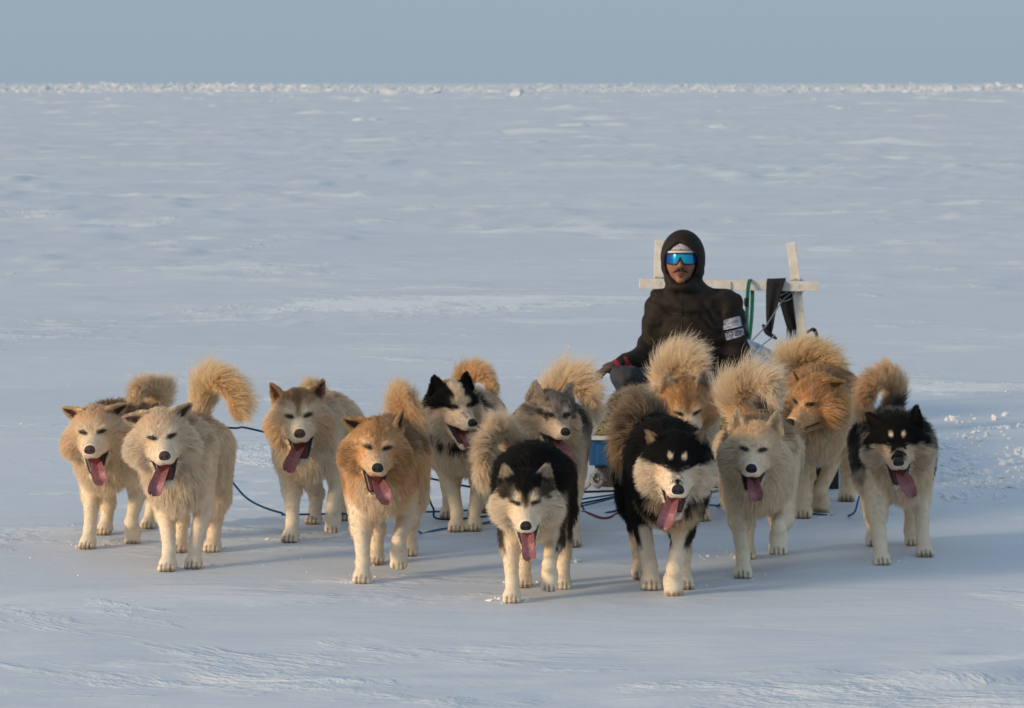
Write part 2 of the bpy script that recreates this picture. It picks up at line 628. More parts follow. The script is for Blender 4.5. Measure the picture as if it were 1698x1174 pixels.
for k in range(160):
    clod(rng.uniform(-80, 1780), rng.uniform(560, 960), abs(rng.normal(.003, .004)) + .002)
tag(mb.build('snow_clods', clod_mat, smooth=False), 'loose crumbs and clods of snow kicked up on the track', 'snow', kind='stuff')

mb = MB()
drng = np.random.default_rng(19)
for k in range(420):                       # low wind drifts scattered over the plain
    d = 55 + 900 * math.sqrt(drng.random())
    x = drng.uniform(-.2, .2) * d
    w, hgt = drng.uniform(1.2, 5.5), drng.uniform(.07, .30)
    n = 9
    V, F = [], []
    ph_ = drng.uniform(0, 6)
    for i in range(n):
        u = -1 + 2 * i / (n - 1)
        for j in range(6):
            v = -1 + 2 * j / 5
            e = max(1 - u * u - v * v * .9, 0)
            zz = hgt * (e ** .7) * (.75 + .35 * math.sin(5 * u + ph_ + 2 * v)) * (1.25 if u < -.2 else .8)
            V.append((x + u * w * (.6 + .25 * math.sin(3 * v + ph_)), d + v * w * .55 + .2 * w * u, zz))
    for i in range(n - 1):
        for j in range(5):
            a = i * 6 + j
            F.append((a, a + 6, a + 7, a + 1))
    mb.add(V, F)
vv = np.array(mb.V)
vv[:, 2] += snow_h(vv[:, 0], vv[:, 1]) * (sst(3000, 600, vv[:, 1]) * .999 + .001) - .07
mb.V = [tuple(v) for v in vv]
tag(mb.build('snow_drifts', clod_mat), 'low white wind drifts scattered over the far snow plain', 'snow', kind='stuff')
# ================================================================== the sled and its load
white_wood = mat('white_painted_wood', (.72, .67, .59), rough=.65, var=.14, scale=14, bump=.35, bscale=60)
dark_wood = mat('weathered_dark_wood', (.035, .032, .032), rough=.7, var=.35, scale=10, bump=.4, bscale=50)
slat_wood = mat('bare_slat_wood', (.25, .18, .11), rough=.75, var=.25, scale=12, bump=.4, bscale=60)
blue_plastic = mat('blue_plastic', (.015, .085, .22), rough=.42, var=.12, scale=12, bump=.15, bscale=30)
pale_rim = mat('pale_rim', (.62, .60, .56), rough=.55, var=.1, scale=20, bump=.2)
rope_pale = mat('pale_rope', (.42, .39, .33), rough=.85, var=.3, scale=200, bump=.6)
rope_grey = mat('grey_rope', (.30, .30, .30), rough=.85, var=.5, scale=160, bump=.6)
rope_green = mat('green_rope', (.012, .16, .10), rough=.6, var=.3, scale=200, bump=.5)
black_cloth = mat('black_cloth', (.012, .012, .014), rough=.85, var=.4, scale=40, bump=.4, bscale=90)
tarp_mat = mat('pale_grey_tarp', (.36, .40, .45), rough=.5, var=.08, scale=10, bump=.3, bscale=20)

SF = Vector((.96, 17.75, 0)); SR_ = Vector((1.327, 22.3, 0))
sled_yaw = -math.atan2(SR_.x - SF.x, SR_.y - SF.y)
sled = empty('dog_sled', SF, sled_yaw)
tag(sled, 'wooden dog sled with white uprights and crossbar behind the dog team', 'sled')
SM = Matrix.Translation(SF) @ Matrix.Rotation(sled_yaw, 4, 'Z')
SI = SM.inverted()
def sl(px, py, Y): return SI @ at(px, py, Y)

for sd in (-1, 1):
    V, F = [], []
    prof = [(-.20, .21, .245), (-.12, .13, .235), (0, .055, .20), (.15, .012, .175), (.35, 0, .165), (2.4, 0, .165), (4.75, 0, .165)]
    for (y, z0, z1) in prof:
        for (dx, z) in ((-.024, z0), (.024, z0), (.024, z1), (-.024, z1)):
            V.append((sd * .37 + dx, y, z))
    for a in range(len(prof) - 1):
        for q in range(4):
            F.append((a * 4 + q, a * 4 + (q + 1) % 4, (a + 1) * 4 + (q + 1) % 4, (a + 1) * 4 + q))
    F += [(3, 2, 1, 0), tuple(range((len(prof) - 1) * 4, len(prof) * 4))]
    MB().add(V, F).build('runner', dark_wood, sled, smooth=False)
slat_me = None
for k in range(22):
    y = .12 + k * .215
    if slat_me is None:
        o = MB().box((0, 0, 0), (.96, .115, .024), bevel=.005).build('slat', slat_wood, sled, smooth=False)
        slat_me = o.data
    else:
        o = bpy.data.objects.new('slat', slat_me); COL.objects.link(o); o.parent = sled
    o.location = (float(RNG.normal(0, .004)), y, .178)
    o.rotation_euler = (0, 0, float(RNG.normal(0, .006)))
# dark cross board closing the front under the tray
MB().box((.04, .10, .066), (1.20, .03, .125), bevel=.006).build('front_board', dark_wood, sled, smooth=False)

def beam(name, a, b, w, t, m, parent):
    a, b = Vector(a), Vector(b)
    d = (b - a)
    z = d.normalized()
    x = Vector((1, 0, 0)) if abs(z.x) < .8 else Vector((0, 0, 1))
    x = (x - z * x.dot(z)).normalized()
    y = z.cross(x)
    R = Matrix((x, y, z)).transposed()
    mb = MB().box((0, 0, 0), (w, t, d.length), bevel=.005)
    V = [R @ Vector(v) + (a + b) / 2 for v in mb.V]
    return MB().add(V, mb.F).build(name, m, parent, smooth=False)
YB = 22.3
pl0, pl1 = sl(1084, 668, YB), sl(1094, 398, YB)
pr0, pr1 = sl(1343, 662, YB), sl(1312, 402, YB)
beam('upright_post', pl0, pl1, .058, .034, white_wood, sled)
beam('upright_post', pr0, pr1, .058, .034, white_wood, sled)
beam('crossbar', sl(1060, 470, YB - .045), sl(1357, 475, YB - .045), .062, .034, white_wood, sled)
for (px, py) in ((1093, 472), (1323, 475)):
    c = sl(px, py, YB - .03)
    mb = MB()
    for k in range(5):
        for sg in (-1, 1):
            pts = []
            for a in range(17):
                th = 2 * math.pi * a / 16
                e = Vector((math.cos(th) * .033, math.sin(th) * .036 + .006, sg * math.cos(th) * .036))
                pts.append(c + e + Vector(((k - 2) * .006, 0, (k - 2) * .006 * -sg)))
            mb.tube(pts, .0026, 6, cap=False)
    mb.build('lashing', rope_pale, sled)
for px in (1212, 1279):
    c = sl(px, 474, YB - .045)
    mb = MB()
    mb.tube([c + Vector((0, math.cos(t) * .024, math.sin(t) * .037)) for t in np.linspace(0, 6.283, 17)], .003, 6, cap=False)
    mb.build('lashing', rope_grey, sled)
mb = MB()
mb.tube(spline([sl(1318, 482, YB), sl(1298, 498, YB - .05), sl(1270, 540, YB - .4), sl(1240, 572, YB - .8), sl(1225, 590, YB - 1.0)], 24), .0042, 6)
mb.tube(spline([sl(1318, 492, YB), sl(1300, 500, YB), sl(1292, 492, YB - .02), sl(1306, 484, YB - .02)], 16), .0042, 6)
mb.tube(spline([sl(1285, 556, YB - .5), sl(1262, 574, YB - .75), sl(1245, 590, YB - .9)], 12), .0042, 6)
mb.build('guy_rope', rope_grey, sled)

# ---- green rope loop over the crossbar
mb = MB()
for dx, ln in ((0, 0), (3, 6)):
    mb.tube(spline([sl(1236 + dx, 578 - ln, YB - .10), sl(1237 + dx, 520, YB - .10), sl(1239 + dx, 478, YB - .10), sl(1243 + dx, 464, YB - .055),
                    sl(1246 + dx, 480, YB - .015), sl(1245 + dx, 520, YB - .01), sl(1241 + dx, 560, YB - .03), sl(1236 + dx, 578 - ln, YB - .10)], 44), .0065, 7)
o = mb.build('rope_loop', rope_green)
o.matrix_world = SM
tag(o, 'green rope loop hung over the white crossbar', 'rope')
mb = MB(); mb.tube([sl(1237, 494, YB - .112), sl(1237, 502, YB - .112), sl(1237, 508, YB - .112)], [.010, .013, .009], 8)
mb.build('knot', black_cloth, o)

# ---- black cloth over the bar, frayed black scarf behind the rope
def strip(rows, thick=.006, wav=.008):
    V, F = [], []
    n, m = len(rows), 9
    for side in (0, 1):
        for i, (a, b) in enumerate(rows):
            a, b = Vector(a), Vector(b)
            for k in range(m):
                u = k / (m - 1)
                p = a.lerp(b, u)
                p.y += wav * math.sin(u * 9 + i * .35) * (i / n + .2) + (thick if side else 0)
                V.append(p)
    for side in (0, 1):
        o_ = side * n * m
        for i in range(n - 1):
            for k in range(m - 1):
                q = (o_ + i * m + k, o_ + i * m + k + 1, o_ + (i + 1) * m + k + 1, o_ + (i + 1) * m + k)
                F.append(q if side == 0 else q[::-1])
    for i in range(n - 1):
        for k in (0, m - 1):
            q = (i * m + k, (i + 1) * m + k, n * m + (i + 1) * m + k, n * m + i * m + k)
            F.append(q if k == 0 else q[::-1])
    return V, F
V, F = strip([(sl(1279, 500, YB + .03), sl(1300, 500, YB + .03)), (sl(1274, 466, YB + .0), sl(1303, 464, YB + .0)), (sl(1272, 462, YB - .045), sl(1303, 461, YB - .045)), (sl(1271, 468, YB - .085), sl(1300, 470, YB - .085)),
              (sl(1270, 490, YB - .088), sl(1294, 492, YB - .088)), (sl(1270, 520, YB - .088), sl(1286, 520, YB - .088)), (sl(1271, 545, YB - .09), sl(1282, 545, YB - .09)), (sl(1268, 553, YB - .09), sl(1280, 552, YB - .09))])
o = MB().add(V, F).build('cloth_strip', black_cloth); o.matrix_world = SM
tag(o, 'black cloth strip draped over the white crossbar', 'cloth')
mb = MB()
mb.tube(spline([sl(1265, 538, YB - .09), sl(1270, 548, YB - .10), sl(1276, 554, YB - .10), sl(1288, 562, YB - .10)], 14), [.006 + .010 * math.sin(t) for t in np.linspace(0.2, 3, 14)], 8)
mb.build('clip', black_cloth, o)
V, F = strip([(sl(1290, 478, YB + .05), sl(1314, 484, YB + .05)), (sl(1292, 500, YB + .05), sl(1318, 505, YB + .05)), (sl(1299, 525, YB + .05), sl(1321, 528, YB + .05)), (sl(1305, 545, YB + .05), sl(1325, 546, YB + .05))], wav=.012)
mb = MB().add(V, F)
o = mb.build('fringed_scarf', black_cloth); o.matrix_world = SM
tag(o, 'black scarf with frayed fringe hanging behind the sled upright', 'scarf')
mb = MB()
for k in range(16):
    px = 1305 + k * 1.25
    mb.tube([sl(px, 544, YB + .052), sl(px + RNG.normal(0, 1), 554, YB + .05), sl(px + RNG.normal(0, 2), 560 + abs(RNG.normal(0, 5)), YB + .05)], [.0028, .002, .0008], 5)
mb.build('fringe', black_cloth, o)
mb = MB()
for k in range(3):
    mb.tube(spline([sl(1332, 556 + k, YB), sl(1346 + k, 547 - k, YB + .03), sl(1353 + k, 555, YB + .04), sl(1350 + k, 566 + k, YB + .04), sl(1336, 572 + k, YB)], 18), .008, 6)
o = mb.build('strap_coil', black_cloth); o.matrix_world = SM
tag(o, 'small black strap coil at the back of the sled upright', 'strap')

# ---- grey tarp bundle behind the driver
def wr(scale, amp, seed, st=(1, 1, 1)):
    return lambda P: amp * fbm(P * np.array(st) * scale, 3, seed)
V, F = solid([ell((-.04, 3.6, .31), (.34, .50, .17), k=.1), ell((.04, 3.5, .28), (.30, .45, .19), k=.1), ell((-.14, 3.8, .31), (.24, .4, .15), k=.1)], h=.016, disp=wr(7, .022, 4, (1, .6, 2)))
V[:, 2] = np.maximum(V[:, 2], .189)
tb = mesh_obj('cargo_bundle', V, F, tarp_mat); tb.matrix_world = SM
tag(tb, 'pale grey tarp bundle lashed on the sled behind the driver', 'bundle')
for y in (3.45, 3.85):
    mb = MB()
    pts = []
    for t in np.linspace(.1, math.pi - .1, 20):
        d = np.array((math.cos(t), 0, math.sin(t) * .7))
        rr_ = .1
        pts.append((0 + math.cos(t) * .33, y - .12, .27 + math.sin(t) * .205))
    mb.tube(pts, .006, 6)
    mb.build('tie_rope', rope_grey, tb)

# ---- blue tray on the sled
tray = empty('plastic_tray', SF, sled_yaw)
tag(tray, 'shallow blue plastic tray with pale rim lying across the sled front', 'tray')
x0, x1, y0, y1, z0, z1 = -.58, .66, .05, 2.05, .115, .245
mb = MB()
mb.box(((x0 + x1) / 2, y0, (z0 + z1) / 2), (x1 - x0, .014, z1 - z0), bevel=.004)
for k in range(9):
    x = x0 + .06 + k * (x1 - x0 - .12) / 8
    mb.box((x, y0 - .012, (z0 + z1) / 2 - .008), (.055, .016, z1 - z0 - .03), bevel=.006)
for x in (x0, x1):
    mb.box((x, (y0 + y1) / 2, (z0 + z1) / 2), (.014, y1 - y0 - .016, z1 - z0), bevel=.004)
mb.box(((x0 + x1) / 2, y1, (z0 + z1) / 2), (x1 - x0, .014, z1 - z0), bevel=.004)
mb.box(((x0 + x1) / 2, (y0 + y1) / 2, .200), (x1 - x0 - .016, y1 - y0 - .016, .010), bevel=.002)
mb.build('tub', blue_plastic, tray, smooth=False)
mb = MB()
mb.box(((x0 + x1) / 2, y0 - .012, z1 + .008), (x1 - x0 + .04, .05, .018), bevel=.006)
for x in (x0 - .003, x1 + .003):
    mb.box((x, (y0 + y1) / 2 + .02, z1 + .008), (.034, y1 - y0 - .02, .018), bevel=.006)
mb.build('rim', pale_rim, tray, smooth=False)

# ---- reindeer hide and straw
hide_skin = mat_attr('hide_skin', rough=.9)
hide_hair = mat_attr('hide_hair', rough=.6, trans=.2)
def fur_patch(root, V, F, colfn, n, L, seed, flow=(0, -.6, -.6), lay=.6):
    rg = np.random.default_rng(seed)
    N, A = normals(V, F)
    fi = rg.choice(len(F), n, p=A / A.sum())
    u, v = rg.random(n), rg.random(n)
    w4 = np.stack([(1 - u) * (1 - v), u * (1 - v), u * v, (1 - u) * v], 1)
    P = (V[F[fi]] * w4[..., None]).sum(1); Nn = unit((N[F[fi]] * w4[..., None]).sum(1))
    fl = np.array(flow) + .5 * np.stack([fbm(P * 8, 2, seed + q) for q in range(3)], 1)
    ft = unit(fl - Nn * (fl * Nn).sum(1, keepdims=True))
    d = unit(Nn * (1 - lay) + ft * lay + rg.normal(0, .12, (n, 3)))
    ts = np.linspace(0, 1, 5)
    pts = P[:, None] + (L * rg.uniform(.6, 1.1, n))[:, None, None] * (d[:, None] * ts[None, :, None] + np.array((0, 0, -.25)) * (ts ** 2)[None, :, None])
    c = colfn(P) * rg.uniform(.75, 1.2, n)[:, None]
    hair_object('fur', pts, np.full((n, 5), .0011) * (1 - .7 * ts), np.repeat(c[:, None], 5, 1), hide_hair, root)
def hide_col(P):
    n = fbm(P * 7, 3, 77)
    return mixc(mixc(np.tile(np.array((.15, .10, .07)), (len(P), 1)), (.45, .34, .22), sst(-.1, .35, n)), (.58, .50, .40), sst(.3, .7, n + .3 * (P[:, 2] > .36)))
hide = empty('reindeer_hide', SF, sled_yaw)
tag(hide, 'brown and cream reindeer hide heaped in the blue tray', 'hide')
V, F = solid([ell((-.22, .72, .27), (.30, .52, .08), k=.1), ell((.28, .80, .27), (.34, .55, .08), k=.1), ell((-.30, 1.5, .28), (.26, .5, .11), k=.12), ell((.1, 1.7, .28), (.42, .35, .10), k=.1)], h=.018, disp=wr(6, .02, 9))
V[:, 2] = np.maximum(V[:, 2], .206)
mesh_obj('skin', V, F, hide_skin, hide, colors=hide_col(V))
fur_patch(hide, V, F, hide_col, 26000, .055, 91)
straw_mat = mat('dry_straw', (.50, .40, .17), rough=.7, var=.35, scale=30, bump=0)
mb = MB()
for k in range(420):
    p = Vector((RNG.uniform(-.56, .5), .075 + abs(RNG.normal(0, .10)), .255 + abs(RNG.normal(0, .045))))
    d = Vector((RNG.normal(0, 1), RNG.normal(0, .5), RNG.normal(.1, .35))).normalized() * float(RNG.uniform(.05, .16))
    mb.tube([p, p + d * .5 + Vector((0, 0, .006)), p + d], [.0022, .0024, .0012], 5)
o = mb.build('straw', straw_mat, smooth=False); o.matrix_world = SM
tag(o, 'yellow straw strewn along the front of the blue tray', 'straw', kind='stuff')

# ---- pale rope knot of the bridle
c = ground_at(986, 818, .0)
mb = MB()
for k in range(4):
    a = RNG.uniform(0, 3)
    pts = [Vector((c.x, c.y, .06)) + Vector((math.cos(t + a) * .024, math.sin(t * 1.0) * .02 * math.sin(a + k), math.sin(t) * .028 + .010 * k)) + Vector((.008 * (k - 2) + .02, 0, .0)) for t in np.linspace(0, 6.1, 18)]
    mb.tube(pts, .009, 7)
mb.tube(spline([(c.x - .02, c.y, .05), (c.x - .05, c.y + .02, .02), (c.x - .08, c.y, .012)], 10), .010, 7)
o = mb.build('bridle_knot', rope_grey)
tag(o, 'pale grey knotted rope bundle on the snow before the sled', 'rope')

# ================================================================== the driver
jacket_mat = mat('dark_brown_shell', (.021, .0155, .0115), rough=.7, var=.25, scale=9, bump=.25, bscale=120, spec=.22)
trouser_mat = mat('charcoal_trousers', (.032, .033, .037), rough=.75, var=.25, scale=14, bump=.3, bscale=150)
boot_mat = mat('dark_boots', (.015, .014, .014), rough=.6)
skin_face = mat('tanned_skin', (.30, .135, .075), rough=.55, var=.12, scale=22, bump=.12, bscale=200)
lip_mat = mat('lips', (.22, .075, .055), rough=.5, var=.1, bump=.1)
hair_dark = mat('dark_hair', (.025, .015, .010), rough=.6, var=.3, scale=300, bump=.3)
glove_mat = mat('brown_glove', (.10, .065, .05), rough=.8, var=.3, scale=60, bump=.4)
red_cuff = mat('red_knit_cuff', (.28, .02, .022), rough=.85, var=.25, scale=120, bump=.5)
patch_white = mat('white_patch', (.62, .59, .66), rough=.75, var=.05, scale=60, bump=.15)
print_grey = mat('patch_print_grey', (.30, .27, .36), rough=.75, var=.1, bump=0)
print_dark = mat('patch_print_dark', (.07, .06, .13), rough=.75, var=.1, bump=0)
frame_mat = mat('dark_glasses_frame', (.012, .012, .018), rough=.3, var=.1, bump=0)

PY = 20.1
prt = at(1145, 668, PY)
person = empty('person', (prt.x, PY, .22))
tag(person, 'seated person in dark hooded jacket and blue mirrored glasses on the sled', 'person')
PO = Vector((prt.x, PY, .22))
def pp(px, py, dy=0.0):
    return np.array(at(px, py, PY + dy) - PO)
PR = rotm(-6, -2, 0)
HC = pp(1130, 428, .0)
HS = 1.13
def ph(p): return HC + PR @ (np.array(p, float) * HS)
def pd(v): return PR @ np.array(v, float)
k_ = HS
def pe(c, r, **kw): return ell(ph(c), tuple(q * k_ for q in r), PR, **kw)

SL, SRt = pp(1089, 505, .04), pp(1212, 507, .04)
EL, ER = pp(1080, 583, .06), pp(1223, 612, .05)
WL, WRt = pp(1028, 606, -.13), pp(1206, 668, -.16)
HIP = pp(1150, 640, .06)
KL, AL = pp(1036, 628, -.32), pp(1066, 700, -.28)
KR, AR = pp(1190, 655, -.45), pp(1176, 690, -.85)
body = [pe((0, .02, .022), (.076, .098, .106), k=.03), pe((0, -.032, -.062), (.057, .058, .056), k=.03),
        pe((.034, -.048, -.030), (.034, .038, .036), k=.03), pe((-.034, -.048, -.030), (.034, .038, .036), k=.03),
        pe((0, -.075, .018), (.055, .018, .014), k=.02), pe((0, -.079, -.106), (.024, .020, .017), k=.02),
        cone(ph((0, -.082, -.002)), ph((0, -.107, -.036)), .010 * k_, .0135 * k_, k=.014), pe((.013, -.092, -.040), (.010, .011, .008), k=.008), pe((-.013, -.092, -.040), (.010, .011, .008), k=.008),
        pe((0, -.088, -.069), (.025, .011, .0055), k=.007), pe((0, -.087, -.079), (.021, .011, .006), k=.006),
        pe((.078, .015, -.015), (.008, .02, .03), k=.01), pe((-.078, .015, -.015), (.008, .02, .03), k=.01),
        cone(ph((0, .02, -.08)), pp(1143, 500, .05), .055, .065, k=.04),
        ell(pp(1148, 545, .07), (.15, .10, .18), k=.06), ell(pp(1150, 620, .07), (.14, .11, .14), k=.06),
        cone(SL, EL, .05, .04, k=.03), cone(EL, WL, .04, .028, k=.03), cone(SRt, ER, .05, .04, k=.03), cone(ER, WRt, .04, .028, k=.03),
        cone(HIP + (-.08, 0, 0), KL, .07, .05, k=.05), cone(KL, AL, .05, .035, k=.03), cone(HIP + (.08, 0, 0), KR, .07, .05, k=.05), cone(KR, AR, .05, .035, k=.03)]
V, F = solid(body, h=.0058)
V = relax(V, F, 1, .3)
mesh_obj('body', V, F, skin_face, person)
# lips, moustache, small beard tuft
mb = MB()
for z, w, r in ((-.0685, .021, .0042), (-.0785, .018, .0052)):
    mb.tube([ph((x, -.0995 + 9 * x * x, z - 4 * x * x * (1 if z < -.07 else -1) * -.4)) for x in np.linspace(-w, w, 9)], [r * k_ * math.sqrt(max(1 - (a / 4.4) ** 2, .05)) for a in range(-4, 5)], 8)
mb.build('lips', lip_mat, person)
mb = MB()
for sd in (-1, 1):
    mb.tube([ph((sd * x, -.1005 + 8 * x * x, -.054 - .25 * x - 4 * x * x)) for x in np.linspace(.002, .040, 9)], [.0055, .0065, .0068, .0066, .006, .005, .004, .003, .0015], 8)
mb.build('moustache', hair_dark, person)
mb = MB(); mb.tube([ph((x, -.0985 + 6 * x * x, -.090)) for x in np.linspace(-.009, .009, 5)], [.001, .003, .0035, .003, .001], 6)
mb.build('chin_hair', hair_dark, person)
# white cap under the hood
cap_m, nt, b = nodes_of('white_printed_cap')
tcn = nt.nodes.new('ShaderNodeTexCoord'); vz = nt.nodes.new('ShaderNodeTexNoise'); vz.inputs['Scale'].default_value = 75; vz.inputs['Detail'].default_value = 2
nt.links.new(tcn.outputs['Object'], vz.inputs['Vector'])
rp = nt.nodes.new('ShaderNodeValToRGB'); rp.color_ramp.elements[0].position = .58; rp.color_ramp.elements[0].color = (.50, .46, .50, 1)
rp.color_ramp.elements[1].position = .66; rp.color_ramp.elements[1].color = (.16, .12, .14, 1)
nt.links.new(vz.outputs['Fac'], rp.inputs[0]); nt.links.new(rp.outputs[0], b.inputs['Base Color']); b.inputs['Roughness'].default_value = .8
V, F = solid([Prim('ell', k=.02, c=ph((0, .016, .026)), r=tuple(q * k_ for q in (.081, .100, .106)), R=PR, cuts=[(ph((0, 0, .020)), -pd((0, .25, 1)))])], h=.005)
mesh_obj('cap', V, F, cap_m, person)
mb = MB()
mb.tube([ph((.0835 * math.sin(t), .014 - .104 * math.cos(t), .030 - .012 * math.cos(t) * 0)) for t in np.linspace(-1.9, 1.9, 30)], .0075, 8)
mb.build('cap_band', mat('cap_band_white', (.72, .69, .68), rough=.8, var=.05), person)
# mirrored shield glasses
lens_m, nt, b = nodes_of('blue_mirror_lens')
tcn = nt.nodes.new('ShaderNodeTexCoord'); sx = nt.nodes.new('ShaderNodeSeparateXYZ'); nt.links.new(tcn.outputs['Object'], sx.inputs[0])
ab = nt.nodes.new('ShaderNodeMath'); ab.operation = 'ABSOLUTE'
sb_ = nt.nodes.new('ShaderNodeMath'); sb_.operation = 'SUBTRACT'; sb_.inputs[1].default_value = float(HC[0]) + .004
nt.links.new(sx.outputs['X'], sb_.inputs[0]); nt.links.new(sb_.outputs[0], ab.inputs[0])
rp = nt.nodes.new('ShaderNodeValToRGB')  # reflection painted in: cyan centre deepening to dark blue at the sides
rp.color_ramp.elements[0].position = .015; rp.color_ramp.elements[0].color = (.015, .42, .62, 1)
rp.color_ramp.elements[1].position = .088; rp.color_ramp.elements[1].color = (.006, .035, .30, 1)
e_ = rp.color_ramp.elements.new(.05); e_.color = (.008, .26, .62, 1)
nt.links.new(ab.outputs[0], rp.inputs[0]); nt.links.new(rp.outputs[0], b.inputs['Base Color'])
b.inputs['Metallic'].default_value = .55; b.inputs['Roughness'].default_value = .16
ths = np.linspace(-math.radians(66), math.radians(66), 41)
def gp(t, z, out=0.0):
    return ph(((.083 + out) * math.sin(t), .010 - (.119 + out) * math.cos(t), z))
def ztop(t): return .024 - .005 * (t / 1.15) ** 2
def zbot(t): return -.029 + .035 * math.exp(-(t / .13) ** 2) + .012 * max(abs(t) - .75, 0)
V, F = [], []
for out in (0.0, .003):
    for t in ths:
        for q in range(9):
            z = zbot(t) + (ztop(t) - zbot(t)) * q / 8
            V.append(gp(t, z, out - 2.2 * (z + .003) ** 2))
n, m = len(ths), 9
for i in range(n - 1):
    for q in range(m - 1):
        a = i * m + q
        F.append((a, a + 1, a + m + 1, a + m)); bq = n * m + a
        F.append((bq, bq + m, bq + m + 1, bq + 1))
    for q in (0, m - 1):
        a = i * m + q
        f = (a, a + m, n * m + a + m, n * m + a)
        F.append(f if q == 0 else f[::-1])
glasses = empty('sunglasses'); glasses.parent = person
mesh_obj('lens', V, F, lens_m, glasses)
mb = MB()
mb.tube([gp(t, ztop(t), .002) for t in ths], .0042, 7)
mb.tube([gp(t, zbot(t), .002) for t in ths], .0028, 7)
for sd in (-1, 1):
    te = sd * ths[-1]
    mb.tube([gp(te, ztop(te) * .5, .002), ph((sd * .088, .0, .006)), ph((sd * .084, .06, .004))], [.010, .007, .005], 7)
mb.build('frame', frame_mat, glasses)
# jacket with its hood
jk = [ell(pp(1150, 548, .06), (.208, .148, .21), k=.07), ell(pp(1150, 622, .06), (.205, .16, .17), k=.07), ell(pp(1150, 500, .05), (.185, .11, .068), k=.06),
      cone(SL + (.02, 0, .0), EL, .083, .074, k=.05), cone(EL, WL, .068, .046, k=.04), cone(SRt + (-.02, 0, 0), ER, .088, .079, k=.05), cone(ER, WRt, .070, .05, k=.04),
      pe((.006, .020, .002), (.110, .134, .138), k=.03), cone(ph((.006, .02, -.08)), pp(1143, 505, .04), .098, .12, k=.05), pe((.0, -.040, -.142), (.070, .060, .030), k=.03)]
cvs = [Prim('ell', k=.015, c=ph((0, -.11, -.028)), r=(.088 * k_, .125 * k_, .098 * k_), R=PR), Prim('cone', k=.02, a=ph((-.004, -.11, .010)), b=ph((-.004, -.09, .070)), ra=.062 * k_, rb=.012 * k_)]
def jdisp(P):
    q = P.copy()
    fold = fbm(q * np.array((9, 9, 16)), 3, 41) * .008 + .006 * np.sin(q[:, 2] * 70 + 6 * fbm(q * 6, 2, 43) + q[:, 0] * 25)
    return fold * sst(HC[2] + .02, HC[2] - .2, q[:, 2])
V, F = solid(jk, h=.0075, carve=cvs, disp=jdisp)
V = relax(V, F, 1, .3)
mesh_obj('jacket', V, F, jacket_mat, person)
JV, JN = V, normals(V, F)[0]
mb = MB()
zp = spline([pp(1132, 484, -.05), pp(1131, 510, -.08), pp(1131, 560, -.08), pp(1133, 600, -.08)], 26)
def jsurf(P, back=False, off=.003):
    """front of the jacket below a point of it, seen along the sight line of that point"""
    d = unit(np.array(P) + np.array(PO) - np.array((0, 0, CAMH)))
    ts = np.linspace(-.35, .35, 160)
    q = np.array(P) + ts[:, None] * d
    f = np.full(len(q), .2)
    for p in jk: f = smin(f, p.d(q), p.k)
    f = f + jdisp(q)
    ins = np.where(f < 0)[0]
    return q[ins[0]] - d * off if len(ins) else np.array(P)
mb.tube([jsurf(p, off=.002) for p in zp], .0032, 6)
mb.build('zip', black_cloth, person)
# sleeve patches, laid on the sleeve
def patch(corners, name, rounded=0):
    c = [np.array(q, float) for q in corners]          # tl, tr, br, bl in photograph pixels
    def uv(u, v, off):
        q = (c[0] * (1 - u) + c[1] * u) * (1 - v) + (c[3] * (1 - u) + c[2] * u) * v
        return jsurf(pp(q[0], q[1], 0), off=off)
    n = 11
    V, F = [], []
    for off in (-.004, .004):
        for a in range(n):
            for b_ in range(n):
                u, v = a / (n - 1), b_ / (n - 1)
                cu = max(0, .12 - v) / .12 * .05 * rounded
                V.append(uv(u * (1 - 2 * cu) + cu, v, off))
    for a in range(n - 1):
        for b_ in range(n - 1):
            i = n * n + a * n + b_
            F.append((i, i + 1, i + n + 1, i + n))
    rim = [a * n for a in range(n)] + [(n - 1) * n + b_ for b_ in range(1, n)] + [a * n + n - 1 for a in range(n - 2, -1, -1)] + [b_ for b_ in range(n - 2, 0, -1)]
    for i in range(len(rim)):
        a, b_ = rim[i], rim[(i + 1) % len(rim)]
        F.append((a, b_, n * n + b_, n * n + a))
    o = mesh_obj(name, V, F, patch_white, person)
    return o, uv
def stroke(mb, uv, pts, w):
    """a flat printed stroke through (u, v) points, w wide in u"""
    P = [uv(u, v, .0062) for (u, v) in pts]
    V, F = [], []
    for i, p in enumerate(P):
        t = unit(P[min(i + 1, len(P) - 1)] - P[max(i - 1, 0)])
        sd = unit(np.cross(t, (0, 1, 0)))
        for s_ in (-1, 1):
            for dy in (0, .0008):
                V.append(p + sd * w * s_ + np.array((0, -dy, 0)))
    for i in range(len(P) - 1):
        a, b_ = i * 4, i * 4 + 4
        for q in ((0, 1), (1, 3), (3, 2), (2, 0)):
            F.append((a + q[0], a + q[1], b_ + q[1], b_ + q[0]))
    F += [(0, 1, 3, 2), (len(V) - 4, len(V) - 3, len(V) - 1, len(V) - 2)]
    mb.add(V, F)
po, uv = patch([(1199.5, 530.5), (1227.5, 523.5), (1230.5, 540.5), (1199.0, 547.8)], 'patch', 1)
mb = MB()
stroke(mb, uv, [(.22, .52), (.38, .44), (.52, .36), (.66, .26), (.72, .34), (.86, .44)], .0013)
stroke(mb, uv, [(.2, .58), (.5, .47), (.86, .47)], .0010)
rg = np.random.default_rng(3)
for q in range(10):
    u = .14 + q * .075
    stroke(mb, uv, [(u, .68), (u, .84)], .0011)
    stroke(mb, uv, [(u, .68 + .16 * rg.integers(0, 2)), (u + .04, .68 + .16 * rg.integers(0, 2))], .0010)
mb.build('print', print_grey, po, smooth=False)
po, uv = patch([(1201.4, 550.6), (1232.5, 543.8), (1234.8, 556.0), (1204.3, 564.4)], 'patch')
mb = MB()
